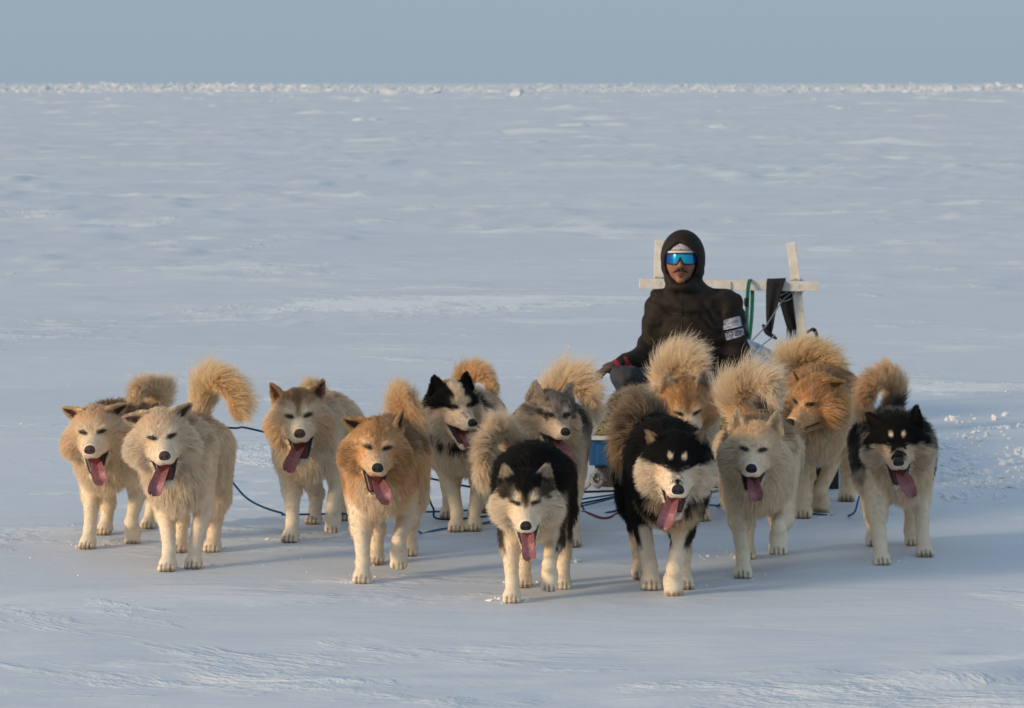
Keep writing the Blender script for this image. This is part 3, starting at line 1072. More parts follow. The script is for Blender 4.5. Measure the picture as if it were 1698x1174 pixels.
stroke(mb, uv, [(.24 + .155 * math.cos(t), .50 + .36 * math.sin(t)) for t in np.linspace(0, 6.283, 22)], .0017)
stroke(mb, uv, [(.19, .68), (.24, .34), (.29, .68)], .0013)
for r_, (v0, v1) in enumerate(((.18, .44), (.54, .80))):
    for q in range(6 if r_ == 0 else 5):
        u = .52 + q * .072
        stroke(mb, uv, [(u, v0), (u, v1)], .0015)
        stroke(mb, uv, [(u, v0 + (v1 - v0) * rg.integers(0, 2)), (u + .045, v0 + (v1 - v0) * rg.integers(0, 2))], .0013)
mb.build('print', print_dark, po, smooth=False)
# trousers, boots, gloves
tr = [ell(HIP + (0, 0, -.02), (.19, .15, .12), k=.06), cone(HIP + (-.08, 0, 0), KL, .095, .066, k=.05), cone(KL, AL, .068, .060, k=.04),
      cone(HIP + (.08, 0, 0), KR, .10, .080, k=.05), cone(KR, AR, .078, .06, k=.04)]
V, F = solid(tr, h=.009, disp=wr(16, .010, 51, (1, 1, .6)))
mesh_obj('trousers', V, F, trouser_mat, person)
for A_, dr in ((AL, (-.10, -.12, -.035)), (AR, (0, -.16, -.01))):
    V, F = solid([cone(A_ + (0, 0, .04), A_ + (0, 0, -.05), .058, .052, k=.03), cone(A_ + (0, 0, -.055), A_ + np.array(dr) + (0, 0, -.045), .05, .042, k=.03)], h=.008)
    mesh_obj('boot', V, F, boot_mat, person)
def glove(W, fwd, side, down):
    fwd, side, down = unit(fwd), unit(side), unit(down)
    c = W + fwd * .055
    Rm = np.stack([side, fwd, -down], 1)
    pr = [ell(c, (.042, .050, .020), Rm, k=.02), cone(W, c, .032, .034, k=.02)]
    for q, (o_, L_) in enumerate(((-.030, .062), (-.010, .074), (.010, .070), (.029, .055))):
        a = c + fwd * .038 + side * o_
        b_ = a + fwd * L_ * .55 + down * .010
        e = b_ + fwd * L_ * .22 + down * L_ * .40
        pr += [cone(a, b_, .0125, .0115, k=.006), cone(b_, e, .0115, .0100, k=.006)]
    a = c - side * .035 - fwd * .02
    b_ = a - side * .022 + fwd * .032 + down * .008
    pr += [cone(a, b_, .015, .013, k=.012), cone(b_, b_ + fwd * .032 + side * .006 + down * .006, .013, .011, k=.008)]
    V, F = solid(pr, h=.0042, margin=.03)
    mesh_obj('glove', V, F, glove_mat, person)
    V, F = solid([cone(W - fwd * .022, W + fwd * .020, .046, .041, k=.01)], h=.006, disp=wr(40, .003, 8))
    mesh_obj('cuff', V, F, red_cuff, person)
glove(WL, (-.85, -.45, -.22), (.35, -.6, 0.05), (-.15, -.1, -1))
glove(WRt, (-.15, -.95, -.15), (-1, .15, 0), (0, -.1, -1))
# ================================================================== the sled dogs
TORSO, CHEST, CRAN, MUZ, JAW, CHEEK, EAR, FLEG, HLEG, TAIL, PAW = range(11)
NPART = 11
WHITE, CREAM, TAN = (.80, .77, .70), (.62, .53, .38), (.44, .25, .11)
BROWN, ORANGE, BLACK = (.22, .135, .075), (.47, .235, .08), (.014, .013, .0125)
GREY, DARK, SAND = (.27, .25, .225), (.05, .045, .04), (.60, .48, .32)

fur_mat = mat_attr('dog_fur', rough=0.55, spec=0.25, trans=0.42)
skin_mat = mat_attr('dog_hide', rough=0.85, spec=0.1)
nose_black = mat('nose_leather_black', (.014, .012, .013), rough=0.55, var=.3, scale=400, bump=.5, spec=.5)
nose_brown = mat('nose_leather_brown', (.085, .042, .034), rough=0.55, var=.3, scale=400, bump=.5, spec=.5)
eye_mat = mat('dog_eye', (.010, .008, .006), rough=0.3, var=.1, bump=0, spec=.6)
tongue_mat = mat('tongue_flesh', (.33, .125, .135), rough=0.24, var=.2, scale=90, bump=.3, spec=.5)
mouth_attr = mat_attr('mouth_lining', rough=.4, spec=.4)
tooth_mat = mat('tooth_ivory', (.68, .62, .5), rough=0.35, var=.08, bump=0)
strap_blue = mat('harness_blue_web', (.035, .085, .16), rough=.8, var=.25, scale=120, bump=.4)
strap_dark = mat('harness_dark_web', (.03, .035, .04), rough=.8, var=.25, scale=120, bump=.4)
strap_red = mat('harness_red_web', (.2, .03, .03), rough=.8, var=.25, scale=120, bump=.4)
trace_blue = mat('rope_blue', (.05, .18, .36), rough=.75, var=.35, scale=150, bump=.5)
trace_dark = mat('rope_dark', (.03, .065, .11), rough=.75, var=.35, scale=150, bump=.5)
trace_red = mat('rope_red', (.33, .06, .07), rough=.75, var=.35, scale=150, bump=.5)

def make_nose_mesh():
    pr = [ell((0, 0, 0), (.0245, .017, .0185), k=.01), ell((0, .004, .010), (.017, .016, .010), k=.012),
          ell((.012, -.004, -.003), (.0125, .013, .0115), k=.006), ell((-.012, -.004, -.003), (.0125, .013, .0115), k=.006)]
    cv = []
    for s in (-1, 1):
        cv.append(cone((s * .0098, -.017, -.001), (s * .0145, -.0125, -.0045), .0050, .0026, k=.004))
    cv.append(cone((0, -.018, .002), (0, -.016, -.016), .0016, .0016, k=.003))
    V, F = solid(pr, h=.0017, margin=.015, carve=cv)
    o = mesh_obj('nose', V, F, nose_black)
    me = o.data
    bpy.data.objects.remove(o)
    m2 = me.copy(); m2.materials.clear(); m2.materials.append(nose_brown)
    return me, m2
NOSE = make_nose_mesh()

def ik(A, B, l1, l2, pole):
    A, B = np.array(A, float), np.array(B, float)
    d = B - A
    L = np.linalg.norm(d)
    if L >= l1 + l2 - 1e-3:
        return A + d * l1 / (l1 + l2)
    x = (l1 * l1 - l2 * l2 + L * L) / (2 * L)
    hgt = math.sqrt(max(l1 * l1 - x * x, 0))
    u = d / L
    p = np.array(pole, float); p = p - u * (p @ u); p = p / max(np.linalg.norm(p), 1e-6)
    return A + u * x + p * hgt

# ---- face markings, in the head's own frame: x across, -y towards the nose, z up
def face_plain(c, H, W, nz, s):
    ax = np.abs(H[:, 0])
    c = mixc(c, s.get('face', CREAM), np.ones(len(H)))
    cap = sst(.02, .075, H[:, 2] - .5 * H[:, 1] * -.2 + .012 * nz)
    c = mixc(c, s.get('cap', TAN), cap * s.get('cap_w', .7))
    c = mixc(c, s.get('cheek', s.get('face', CREAM)), sst(.05, .09, ax + .015 * nz) * s.get('cheek_w', .6) * sst(.03, -.01, H[:, 2]))
    c = mixc(c, (.66, .55, .40), sst(.1, .8, nz) * .4)
    c = mixc(c, s.get('muz', WHITE), sst(-.075, -.11, H[:, 1] + .01 * nz) * .9)
    c = mixc(c, s.get('bridge', s.get('muz', WHITE)), band(ax, 0, .017) * sst(-.005, -.0, H[:, 2]) * sst(-.06, -.08, H[:, 1]) * s.get('bridge_w', 0))
    return c

def face_spectacles(c, H, W, nz, s):        # brown cap, dark centre line, pale rings about the eyes
    c = face_plain(c, H, W, nz, s)
    ax = np.abs(H[:, 0])
    c = mixc(c, s.get('line', BROWN), band(ax, 0, .014) * sst(.0, .03, H[:, 2] + .006 * nz) * .85)
    ring = np.exp(-(((ax - .04) / .024) ** 2 + ((H[:, 2] - .034) / .014) ** 2)) * (H[:, 1] < -.02)
    c = mixc(c, WHITE, ring * s.get('ring_w', .8))
    return c

def face_wolf(c, H, W, nz, s):              # black cap with pale brow wedges, dark nose bridge, white cheeks
    ax, z, y = np.abs(H[:, 0]), H[:, 2], H[:, 1]
    c = mixc(c, WHITE, np.ones(len(H)))
    temple = sst(.012, .026, z + .010 * nz + .05 * (ax - .04)) * sst(.135, .11, ax + .01 * nz)
    c = mixc(c, (.085, .06, .045), temple)
    wedge = np.exp(-(((ax - .026) / .013) ** 2 + ((z - .034) / .017) ** 2)) * (y < -.02)
    c = mixc(c, WHITE, np.clip(wedge * 1.4, 0, 1))
    c = mixc(c, BLACK, sst(.046, .062, z + .008 * nz - .15 * ax) * (1 - .2 * np.clip(wedge, 0, 1)))
    c = mixc(c, (.10, .06, .04), band(ax, 0, .011) * sst(-.01, .02, z + .3 * 0) * sst(-.145, -.11, y) * .95)
    c = mixc(c, BLACK, band(ax, 0, .016) * sst(.03, .05, z))
    return c

def face_black(c, H, W, nz, s):             # black down to the eyes, two pale brow spots, white cheeks and muzzle
    ax, z, y = np.abs(H[:, 0]), H[:, 2], H[:, 1]
    c = mixc(c, s.get('cheek', WHITE), np.ones(len(H)))
    line = s.get('line_z', .004)
    top = sst(line - .008, line + .010, z + .008 * nz + s.get('slope', .10) * (ax - .05) + .25 * np.maximum(-.09 - y, 0))
    top = np.maximum(top, sst(s.get('side_x', .115), s.get('side_x', .115) + .022, ax + .012 * nz))
    c = mixc(c, BLACK, top)
    c = mixc(c, BLACK, band(ax, 0, .017 + .0 * z) * sst(-.150, -.118, y) * sst(-.02, 0, z) * .9)
    spot = np.exp(-(((ax - s.get('spot_x', .0215)) / .0075) ** 2 + ((z - s.get('spot_z', .047)) / .0075) ** 2) ** 2) * (y < -.02)
    c = mixc(c, WHITE, np.clip(spot * 1.5, 0, 1))
    return c

def face_patch(c, H, W, nz, s):             # white blaze between two black eye patches
    ax, z, y = np.abs(H[:, 0]), H[:, 2], H[:, 1]
    c = mixc(c, (.78, .72, .62), np.ones(len(H)))
    p = sst(-.002, .014, z + .008 * nz + .05 * (ax - .05)) * sst(.018, .030, ax + .006 * nz + .25 * np.maximum(z - .04, 0) * 0)
    p = p * sst(-.105, -.085, y)
    c = mixc(c, BLACK, p)
    brow = np.exp(-(((ax - .030) / .010) ** 2 + ((z - .040) / .009) ** 2)) * (y < -.03)
    c = mixc(c, (.6, .5, .4), brow * .8)
    c = mixc(c, (.05, .04, .045), band(ax, .012, .012) * sst(-.115, -.13, y) * sst(-.02, 0., z) * .6)
    return c

def face_grey(c, H, W, nz, s):
    ax, z, y = np.abs(H[:, 0]), H[:, 2], H[:, 1]
    c = mixc(c, (.60, .52, .42), np.ones(len(H)))
    g = sst(-.002, .016, z + .012 * nz)
    c = mixc(c, GREY, g * .85)
    c = mixc(c, DARK, g * sst(.1, .6, nz) * .75)
    c = mixc(c, DARK, sst(.055, .08, z) * .5)
    c = mixc(c, DARK, band(z - .22 * (ax - .04), .016, .009) * sst(.025, .05, ax) * (y < .02) * .8)
    ring = np.exp(-(((ax - .03) / .012) ** 2 + ((z - .036) / .008) ** 2)) * (y < -.02)
    c = mixc(c, (.6, .55, .5), ring * .8)
    c = mixc(c, GREY, band(ax, 0, .016) * sst(-.02, 0., z) * (y < -.07) * .8)
    return c

def cap_max(c, top):                        # keep the hue when a coat gets too pale
    c = np.maximum(c, .004)
    return c * np.minimum(1, top / c.max(-1, keepdims=True))

def coat(P, H, W, tt, nrm, s, seed):
    nz = fbm(P * 14, 3, seed)
    nf = fbm(P * 60, 2, seed + 5)
    x, y, z = P[:, 0], P[:, 1], P[:, 2]
    c = np.tile(np.array(s['side'], float), (len(P), 1))
    t0, t1 = s.get('back_z', (.40, .56))
    top = sst(t0, t1, z + .05 * nz + .03 * nf + s.get('back_front', 0) * (y < .1))
    c = mixc(c, s['back'], top * s.get('back_w', 1))
    if 'mottle' in s:
        c = mixc(c, s['mottle'], sst(.0, .5, nz + .5 * nf) * top * .6)
    if 'chest' in s:
        cm = sst(.10, -.04, y + .03 * nz) * sst(s.get('chest_z', .52), s.get('chest_z', .52) - .08, z + .04 * nz) * sst(s.get('chest_x', .2), s.get('chest_x', .2) - .05, np.abs(x) + .02 * nz)
        c = mixc(c, s['chest'], cm)
    if 'flank' in s:
        c = mixc(c, s['flank'], sst(.10, .15, np.abs(x) + .02 * nz) * sst(.2, .0, y) * sst(.26, .34, z) * sst(.5, .42, z) * .85)
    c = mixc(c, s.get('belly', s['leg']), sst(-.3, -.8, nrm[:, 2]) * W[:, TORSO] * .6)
    lw = W[:, FLEG] + W[:, HLEG] + W[:, PAW]
    ll = s.get('leg_z', (.36, .28))
    c = mixc(c, s['leg'], np.clip(lw, 0, 1) * sst(ll[0], ll[1], z + .03 * nz))
    if 'leg_out' in s:
        c = mixc(c, s['leg_out'], np.clip(lw, 0, 1) * sst(.3, .7, np.abs(nrm[:, 0])) * (nrm[:, 0] * x > 0) * sst(s.get('leg_out_z', .14), s.get('leg_out_z', .14) + .07, z + .03 * nz))
    c = mixc(c, (.16, .095, .055), W[:, PAW] * sst(.030, .012, z + .010 * nz) * s.get('toe', .8))
    tw = np.clip(W[:, TAIL] * 1.3, 0, 1)
    tc = mixc(np.tile(np.array(s['tail'], float), (len(P), 1)), s.get('tail_tip', s['tail']), sst(.35, .8, tt + .12 * nz))
    if 'tail_base' in s: tc = mixc(tc, s['tail_base'], sst(.35, .1, tt + .1 * nz))
    c = c * (1 - tw[:, None]) + tc * tw[:, None]
    hw = np.clip(W[:, CRAN] + W[:, MUZ] + W[:, JAW] + W[:, CHEEK] + W[:, EAR], 0, 1)
    hw = sst(.3, .7, hw)
    Hf = H.copy()
    Hf[:, 2] -= .012 * sst(-.03, .015, H[:, 2])
    fc = s['facefn'](c, Hf, W, fbm(H * 55, 3, seed + 9) * 1.25, s)
    c = c * (1 - hw[:, None]) + fc * hw[:, None]
    if 'collar' in s:
        cw = np.clip(W[:, CHEST] + .6 * W[:, CHEEK], 0, 1) * band(np.linalg.norm(H, axis=1), s.get('collar_at', .150), .026) * sst(.03, -.01, H[:, 2])
        c = mixc(c, s['collar'], np.clip(cw * 1.6, 0, 1) * sst(-.5, 0, nz))
    c = mixc(c, s.get('ear', s.get('cap', TAN)), W[:, EAR] * sst(.08, .11, H[:, 2] + .3 * (np.abs(H[:, 0]) - .05)))
    c = c * (1 + (.14 * nz + .08 * nf) * (1 - .7 * np.clip(lw, 0, 1)))[:, None]
    lift = sst(.05, .14, c.max(1))[:, None]
    c = c * (1 - lift) + 1.24 * np.power(np.clip(c, .002, 1), .76) * lift
    sat = 1 - c.min(1) / np.maximum(c.max(1), 1e-4)
    warm = (1 - .75 * sst(.45, .75, sat))[:, None] * lift
    c = c * (1 - warm) + c * np.array((1.04, .938, .81)) * warm
    return cap_max(c, .94)

def tongue_mesh(side, length, jt, hs):
    """a thick strip that lies on the lower jaw, crosses the lip and hangs"""
    ck = .9 + .25 * side * side
    path = spline([(0, -.060, -.060), (side * .010, jt[1] * .78, jt[2] * .72 + .004), (side * .020, jt[1] + .004, jt[2] + .022),
                   (side * .032, jt[1] - .016, jt[2] + .004), (side * .046, jt[1] - .021, jt[2] - length * .40), (side * .058, jt[1] - .014, jt[2] - length * .82)], 22)
    V, F = [], []
    n, m = len(path), 11
    for i, p in enumerate(path):
        u = i / (n - 1)
        t = path[min(i + 1, n - 1)] - path[max(i - 1, 0)]; t = t / np.linalg.norm(t)
        w = np.array([1, 0, 0]) - t * t[0]; w = w / np.linalg.norm(w)
        nn = np.cross(t, w)
        if nn[2] < 0 and u < .4: nn = -nn
        if nn[1] > 0 and u >= .4: nn = -nn
        hwid = (.0165 + .009 * math.sin(math.pi * min(u * .85, 1))) * (1 + .10 * math.sin(7 * u + 5 * side)) * (1 if u < .78 else math.sqrt(max(1 - ((u - .78) / .222) ** 2, .012)))
        th = .0055 * (1 - .45 * u)
        for k in range(m):
            v = -1 + 2 * k / (m - 1)
            V.append(p + w * hwid * v + nn * (th * math.sqrt(max(1 - v * v, 0)) + .006 * ck * v * v * (1 + u) - .0026 * math.exp(-(v / .16) ** 2)))
        for k in range(m):
            v = 1 - 2 * k / (m - 1)
            V.append(p + w * hwid * v + nn * (-th * math.sqrt(max(1 - v * v, 0)) + .006 * ck * v * v * (1 + u)))
    M = 2 * m
    for i in range(n - 1):
        for k in range(M):
            F.append((i * M + k, i * M + (k + 1) % M, (i + 1) * M + (k + 1) % M, (i + 1) * M + k))
    F.append(tuple(range(M))); F.append(tuple(reversed(range((n - 1) * M, n * M))))
    return np.array(V), F

HAIRS = 66000

def make_dog(i, s):
    seed = 100 + 31 * i
    rng = np.random.default_rng(seed)
    sc = s.get('s', 1.0)
    yaw = rad(s.get('yaw', 0))
    D = s['D']
    base = at(s['x'], 900, D); base.z = -.008
    root = empty('sled_dog', base, yaw, sc)
    tag(root, s['label'], 'dog', 'dogs of the sled team')
    Rz = np.array(Matrix.Rotation(yaw, 3, 'Z'))
    def loc(w):                      # world -> the dog's own frame
        return (Rz.T @ (np.array(w) - np.array(base))) / sc
    # ---- head frame
    nose = loc(at(s['nose'][0], s['nose'][1], D - s.get('nd', .38) * sc))
    hs = s.get('hs', 1.15)
    face_cam = -math.degrees(math.atan((s['nose'][0] - PW / 2) / FPX))
    R = rotm(s.get('hy', 0) + face_cam - s.get('yaw', 0), s.get('hp', 8), s.get('hr', 0))
    NP = np.array((0, -.190, -.016))
    C = nose - R @ (NP * hs)
    def hl(p): return C + R @ (np.array(p, float) * hs)
    def hd(v): return R @ np.array(v, float)
    pr = []
    wd = s.get('wide', 1.0) * .94
    # ---- trunk
    pr += [ell((0, .19, .435), (.098 * wd, .21, .132), k=.08, part=TORSO, fur=.048, flow=(0, 1, -.25), lay=.62),
           ell((0, .03, .415), (.098 * wd, .16, .145), k=.08, part=TORSO, fur=.05, flow=(0, .6, -.7), lay=.6),
           ell((0, .39, .465), (.086 * wd, .15, .118), k=.07, part=TORSO, fur=.05, flow=(0, .9, -.5), lay=.55),
           ell((0, .12, .500), (.068, .15, .065), k=.07, part=TORSO, fur=.055, flow=(0, 1, 0), lay=.5),
           ell((0, -.07, .375), (.085 * wd, .085, .11), k=.07, part=CHEST, fur=.06, flow=(0, .1, -1), lay=.62)]
    nb = hl((0, .055, -.02))
    pr.append(cone(nb, (0, .05, .455), .082, .125, k=.07, part=CHEST, fur=.062, flow=(0, .55, -.55), lay=.55))
    pr.append(cone(hl((0, .03, -.055)), (0, -.03, .38), .06, .10, k=.06, part=CHEST, fur=.06, flow=(0, .2, -1), lay=.58))
    # ---- legs
    paws = []
    def paw_local(q, default):
        if q is None: return np.array(default, float), 0
        px, py = q[0], q[1]
        if len(q) > 2 and q[2] is not None:
            p = loc(at(px, py, D + q[2])); p[2] = max(p[2], 0.0)
            return p, 1 if p[2] > .012 else 0
        p = loc(ground_at(px, py)); p[2] = 0
        return p, 0
    for sd, key in ((-1, 'FL'), (1, 'FR')):
        p, lifted = paw_local(s.get(key), (sd * .085, -.02, 0))
        S = np.array((sd * .085 * wd, .03, .40))
        wr = p + (np.array((0, -.045, .085)) if lifted else np.array((0, .03, .085)))
        v = wr - S
        if np.linalg.norm(v) > .385: S = wr - v / np.linalg.norm(v) * .385 if S[2] > .3 else S
        E = ik(S, wr, .195, .205, (sd * .1, 1, -.1))
        dn = unit(wr - E)
        pr += [cone(S + (0, 0, .02), E, .062, .043, k=.05, part=FLEG, fur=.022, flow=unit(E - S), lay=.7),
               cone(E, wr, .037, .025, k=.02, part=FLEG, fur=.013, flow=dn, lay=.93),
               cone(wr, p + ((0, .02, .03) if lifted else (0, -.008, .045)), .025, .026, k=.02, part=FLEG, fur=.008, flow=dn, lay=.93)]
        paws.append((p, lifted, sd))
    for sd, key in ((-1, 'HL'), (1, 'HR')):
        p, lifted = paw_local(s.get(key), (sd * .076, .42 + .12 * sd * s.get('stride', 1), 0))
        Hp = np.array((sd * .068, .40, .45))
        hk = p + (np.array((0, .075, .135)) if not lifted else np.array((0, .02, .14)))
        K = ik(Hp, hk, .20, .20, (sd * .15, -1, -.05))
        pr += [cone(Hp, K, .10, .066, k=.06, part=HLEG, fur=.04, flow=unit(K - Hp), lay=.65),
               cone(K, hk, .055, .030, k=.03, part=HLEG, fur=.022, flow=unit(hk - K), lay=.7),
               cone(hk, p + (0, .01, .04), .028, .028, k=.02, part=HLEG, fur=.010, flow=(0, 0, -1), lay=.82)]
        paws.append((p, lifted, sd))
    pawf = []
    for (p, lifted, sd) in paws:
        Rp = rotm(s.get('yaw', 0) * -0.3, 58 if lifted else 0, 0)
        c0 = p + np.array((0, -.012, .030))
        pawf.append((c0, Rp))
        pr.append(ell(c0, (.037, .048, .028), Rp, k=.02, part=PAW, fur=.007, flow=Rp @ np.array((0, -1, -.3)), lay=.85))
        for q in (-.0245, -.0085, .0085, .0245):
            tp = c0 + Rp @ np.array((q, -.047 + abs(q) * .35, -.010))
            pr.append(ell(tp, (.0125, .021, .0155), Rp, k=.004, part=PAW, fur=.005, flow=Rp @ np.array((0, -1, -.3)), lay=.9))
    # ---- tail
    tp = [loc(at(q[0], q[1], D + q[2])) for q in s['tailpx']]
    T = spline([(0, .47, .50)] + tp, 15)
    kap = np.zeros_like(T)
    kap[1:-1] = T[2:] - 2 * T[1:-1] + T[:-2]
    kap[0], kap[-1] = kap[1], kap[-2]
    outw = -unit(kap + 1e-6)
    for a in range(len(T) - 1):
        u = a / (len(T) - 1)
        pr.append(cone(T[a], T[a + 1], .026 - .012 * u, .026 - .012 * (u + 1 / 14), k=.02, part=TAIL,
                       fur=.90 * s.get('tail_fur', .105) * (.45 + .75 * math.sin(math.pi * min(u * .75 + .12, 1))), flow=unit(T[a + 1] - T[a]) + .8 * outw[a], lay=.60))
    # ---- head
    ja = rad(s.get('jaw', 30))
    jd, ju = np.array((0, -math.cos(ja), -math.sin(ja))), np.array((0, -math.sin(ja), math.cos(ja)))
    hinge = np.array((0, -.042, -.050))
    jt = hinge + jd * .104
    k = hs
    fr = s.get('face_fur', 1.0)
    pr += [ell(hl((0, .008, .026)), (.080 * k, .085 * k, .077 * k), R, k=.04, part=CRAN, fur=.034 * fr, flow=hd((0, 1, .15)), lay=.62),
           ell(hl((0, -.038, .032)), (.058 * k, .054 * k, .056 * k), R, k=.03, part=CRAN, fur=.018 * fr, flow=hd((0, 1, .35)), lay=.8)]
    for sd in (-1, 1):
        pr.append(ell(hl((sd * .028, -.076, .044)), (.021 * k, .018 * k, .011 * k), R, k=.02, part=CRAN, fur=.011, flow=hd((sd * .3, .7, .6)), lay=.8))
        pr.append(ell(hl((sd * .060, .002, -.018)), (.050 * k, .056 * k, .056 * k), R, k=.04, part=CHEEK, fur=.054 * s.get('ruff', 1), flow=hd((sd * .85, .45, -.35)), lay=.62))
        pr.append(ell(hl((sd * .034, -.070, -.022)), (.017 * k, .040 * k, .020 * k), R, k=.025, part=MUZ, fur=.012, flow=hd((sd * .5, .9, -.2)), lay=.82))
    up = hd((0, 0, 1))
    pr.append(cone(hl((0, -.157, -.020)), hl((0, -.075, -.010)), .0295 * k, .041 * k, k=.03, part=MUZ, fur=.008, flow=hd((0, 1, .1)), lay=.88, cuts=[(hl((0, -.1, -.048)), -up)]))
    for sd in (-1, 1):
        pr.append(ell(hl((sd * .016, -.157, -.031)), (.0165 * k, .024 * k, .016 * k), R, k=.012, part=MUZ, fur=.007, flow=hd((sd * .4, .9, -.3)), lay=.88, cuts=[(hl((0, -.1, -.050)), -up)]))
    for sd in (-1, 1):
        pr.append(cone(hl(jt + np.array((sd * .006, 0, 0))), hl(hinge + np.array((sd * .034, 0, -.006))), .0165 * k, .019 * k, k=.014, part=JAW, fur=.011, flow=hd((sd * .3, .8, -.6)), lay=.8, cuts=[(hl(hinge + ju * .004), hd(ju))]))
        pr.append(cone(hl((sd * .016, -.155, -.036)), hl((sd * .037, -.070, -.030)), .0145 * k, .0155 * k, k=.012, part=MUZ, fur=.007, flow=hd((sd * .5, .9, -.2)), lay=.86, cuts=[(hl((0, -.1, -.050)), -up)]))
    pr.append(cone(hl(jt), hl(hinge + np.array((0, .02, -.02))), .0155 * k, .026 * k, k=.014, part=JAW, fur=.014, flow=hd((0, .8, -.6)), lay=.75, cuts=[(hl(hinge + ju * -.004), hd(ju))]))
    ears = []
    for sd, key in ((-1, 'earL'), (1, 'earR')):
        out, bk, tw = s.get(key, (14, 8, 15))
        ax = hd((sd * math.sin(rad(out)), math.sin(rad(bk)) * math.cos(rad(out)), math.cos(rad(out)) * math.cos(rad(bk))))
        nx = hd((sd * math.sin(rad(tw)), -math.cos(rad(tw)), 0)); nx = unit(nx - ax * (nx @ ax))
        e = Prim('ear', k=.016, part=EAR, fur=.015, flow=ax, lay=.85, c=hl((sd * .060, .010, .080)), ax=ax, nx=nx, wx=np.cross(ax, nx),
                 L=.064 * k * s.get('ear_len', 1), W=.031 * k, cup=.014)
        ears.append(e); pr.append(e)
    ln = [cone((sd * .034, -.062, -.047), jt + ju * .006 + np.array((sd * .010, .012, 0)), .0125, .0085, k=.01) for sd in (-1, 1)]
    ln += [cone((sd * .034, -.062, -.047), (sd * .014, -.135, -.047), .0105, .007, k=.01) for sd in (-1, 1)]
    ln += [cone((0, -.050, -.054), jt * .8 + np.array((0, .0, -.006)), .030, .014, k=.02)]
    class Lin:
        def d(self, P):
            q = ((P - C) @ R) / hs
            f = np.full(q.shape[:-1], .2)
            for p in ln: f = smin(f, p.d(q), p.k)
            return f * hs
    lining = Lin()
    V, F = solid(pr, h=.0072)
    V = relax(V, F, 1, .35)
    N, A = normals(V, F)
    # ---- where everything lies: distances to every solid
    def info(P):
        Dm = np.stack([p.d(P) for p in pr], 1)
        m = Dm.min(1, keepdims=True)
        w = np.exp(-np.clip(Dm - m, 0, .2) / .012)
        w /= w.sum(1, keepdims=True)
        W = np.zeros((len(P), NPART)); fl = np.zeros((len(P), 3)); L = np.zeros(len(P)); ly = np.zeros(len(P))
        for j, p in enumerate(pr):
            W[:, p.part] += w[:, j]; fl += w[:, j, None] * p.flow; L += w[:, j] * p.fur; ly += w[:, j] * p.lay
        H = ((P - C) @ R) / hs
        j = np.argmin(((P[:, None, :] - T[None]) ** 2).sum(2), 1)
        return W, fl, L, ly, H, j / (len(T) - 1)
    def surf(x, z):                  # depth of the face at (x, z) in the head frame
        ys = np.linspace(-.2, .03, 120)
        q = np.array([hl((x, y, z)) for y in ys])
        f = np.full(len(q), .2)
        for p in pr: f = smin(f, p.d(q), p.k)
        ins = np.where(f < 0)[0]
        return ys[ins[0]] if len(ins) else -.07
    eyes = []
    sq = s.get('squint', .42)
    for sd in (-1, 1):
        ex, ez = sd * .0300, .031
        eyes.append((np.array((ex, surf(ex, ez), ez)), sd))
    def eye_d(H):
        r = np.full(len(H), 9.0)
        for (e, sd) in eyes:
            q = H - e
            ca, sa = math.cos(rad(16)), math.sin(rad(16)) * sd
            a, b = q[:, 0] * ca + q[:, 2] * sa, -q[:, 0] * sa + q[:, 2] * ca
            r = np.minimum(r, np.sqrt((a / 1.08) ** 2 + (b / .52) ** 2 + (q[:, 1] / 1.6) ** 2))
        return r
    def paint(P, nrm, inf):
        W, fl, L, ly, H, tt = inf
        c = coat(P, H, W, tt, nrm, s, seed)
        ed = eye_d(H)
        c = mixc(c, (.03, .022, .018), sst(.0175, .0115, ed) * .92)
        c = mixc(c, c * .55, sst(.026, .016, ed) * .5)
        for (c0, Rp) in pawf:  # shade in the gaps between the toes, painted as dark lines
            q = (P - c0) @ Rp
            g = np.maximum(band(np.abs(q[:, 0]), .0182, .0042), band(q[:, 0], 0, .0042)) * sst(-.034, -.048, q[:, 1]) * (np.abs(q).max(1) < .09)
            c = mixc(c, (.07, .04, .028), g * .85 * (W[:, PAW] > .3))
        ld = lining.d(P)
        c = mixc(c, (.02, .013, .013), sst(.0065, .002, ld) * (W[:, MUZ] + W[:, JAW] + W[:, CHEEK]) * sst(-.02, -.034, H[:, 2]))
        for e in ears:
            q = P - e.c
            vv, uu, nn = np.abs(q @ e.wx) / e.W, (q @ e.ax) / e.L, q @ e.nx
            inn = (nrm @ e.nx > .1) * sst(.66, .36, vv / np.clip(1.15 - uu, .1, 2)) * (W[:, EAR] > .4) * sst(-.15, .05, uu) * sst(1.0, .8, uu)
            c = mixc(c, s.get('ear_in', (.30, .20, .15)), inn)
            c = mixc(c, s.get('ear_rim', s.get('ear', s.get('cap', TAN))), (W[:, EAR] > .4) * (nrm @ e.nx > -.3) * (1 - inn) * sst(.05, .3, uu) * .8)
        return c, ed, ld
    iv = info(V)
    cv, _, _ = paint(V, N, iv)
    mesh_obj('body', V, F, skin_mat, root, colors=cv * .95)
    # ---- coat of hair
    Lv = iv[2]
    fd = A * (Lv[F].mean(1) * 0 + 1)
    pw = iv[0][F].mean(1)
    dens = 1 + 2.6 * (pw[:, CRAN] + pw[:, MUZ] + pw[:, JAW] + pw[:, EAR]) + 1.2 * pw[:, CHEEK] + 0 * pw[:, HLEG] + 2.2 * pw[:, TAIL]
    dens = dens * (1 - .25 * np.clip(pw[:, PAW] + pw[:, FLEG] * (V[F].mean(1)[:, 2] < .30), 0, 1))
    fd = A * dens
    nh = s.get('hairs', HAIRS)
    fi = rng.choice(len(F), nh, p=fd / fd.sum())
    u, v = rng.random(nh), rng.random(nh)
    Q = F[fi]
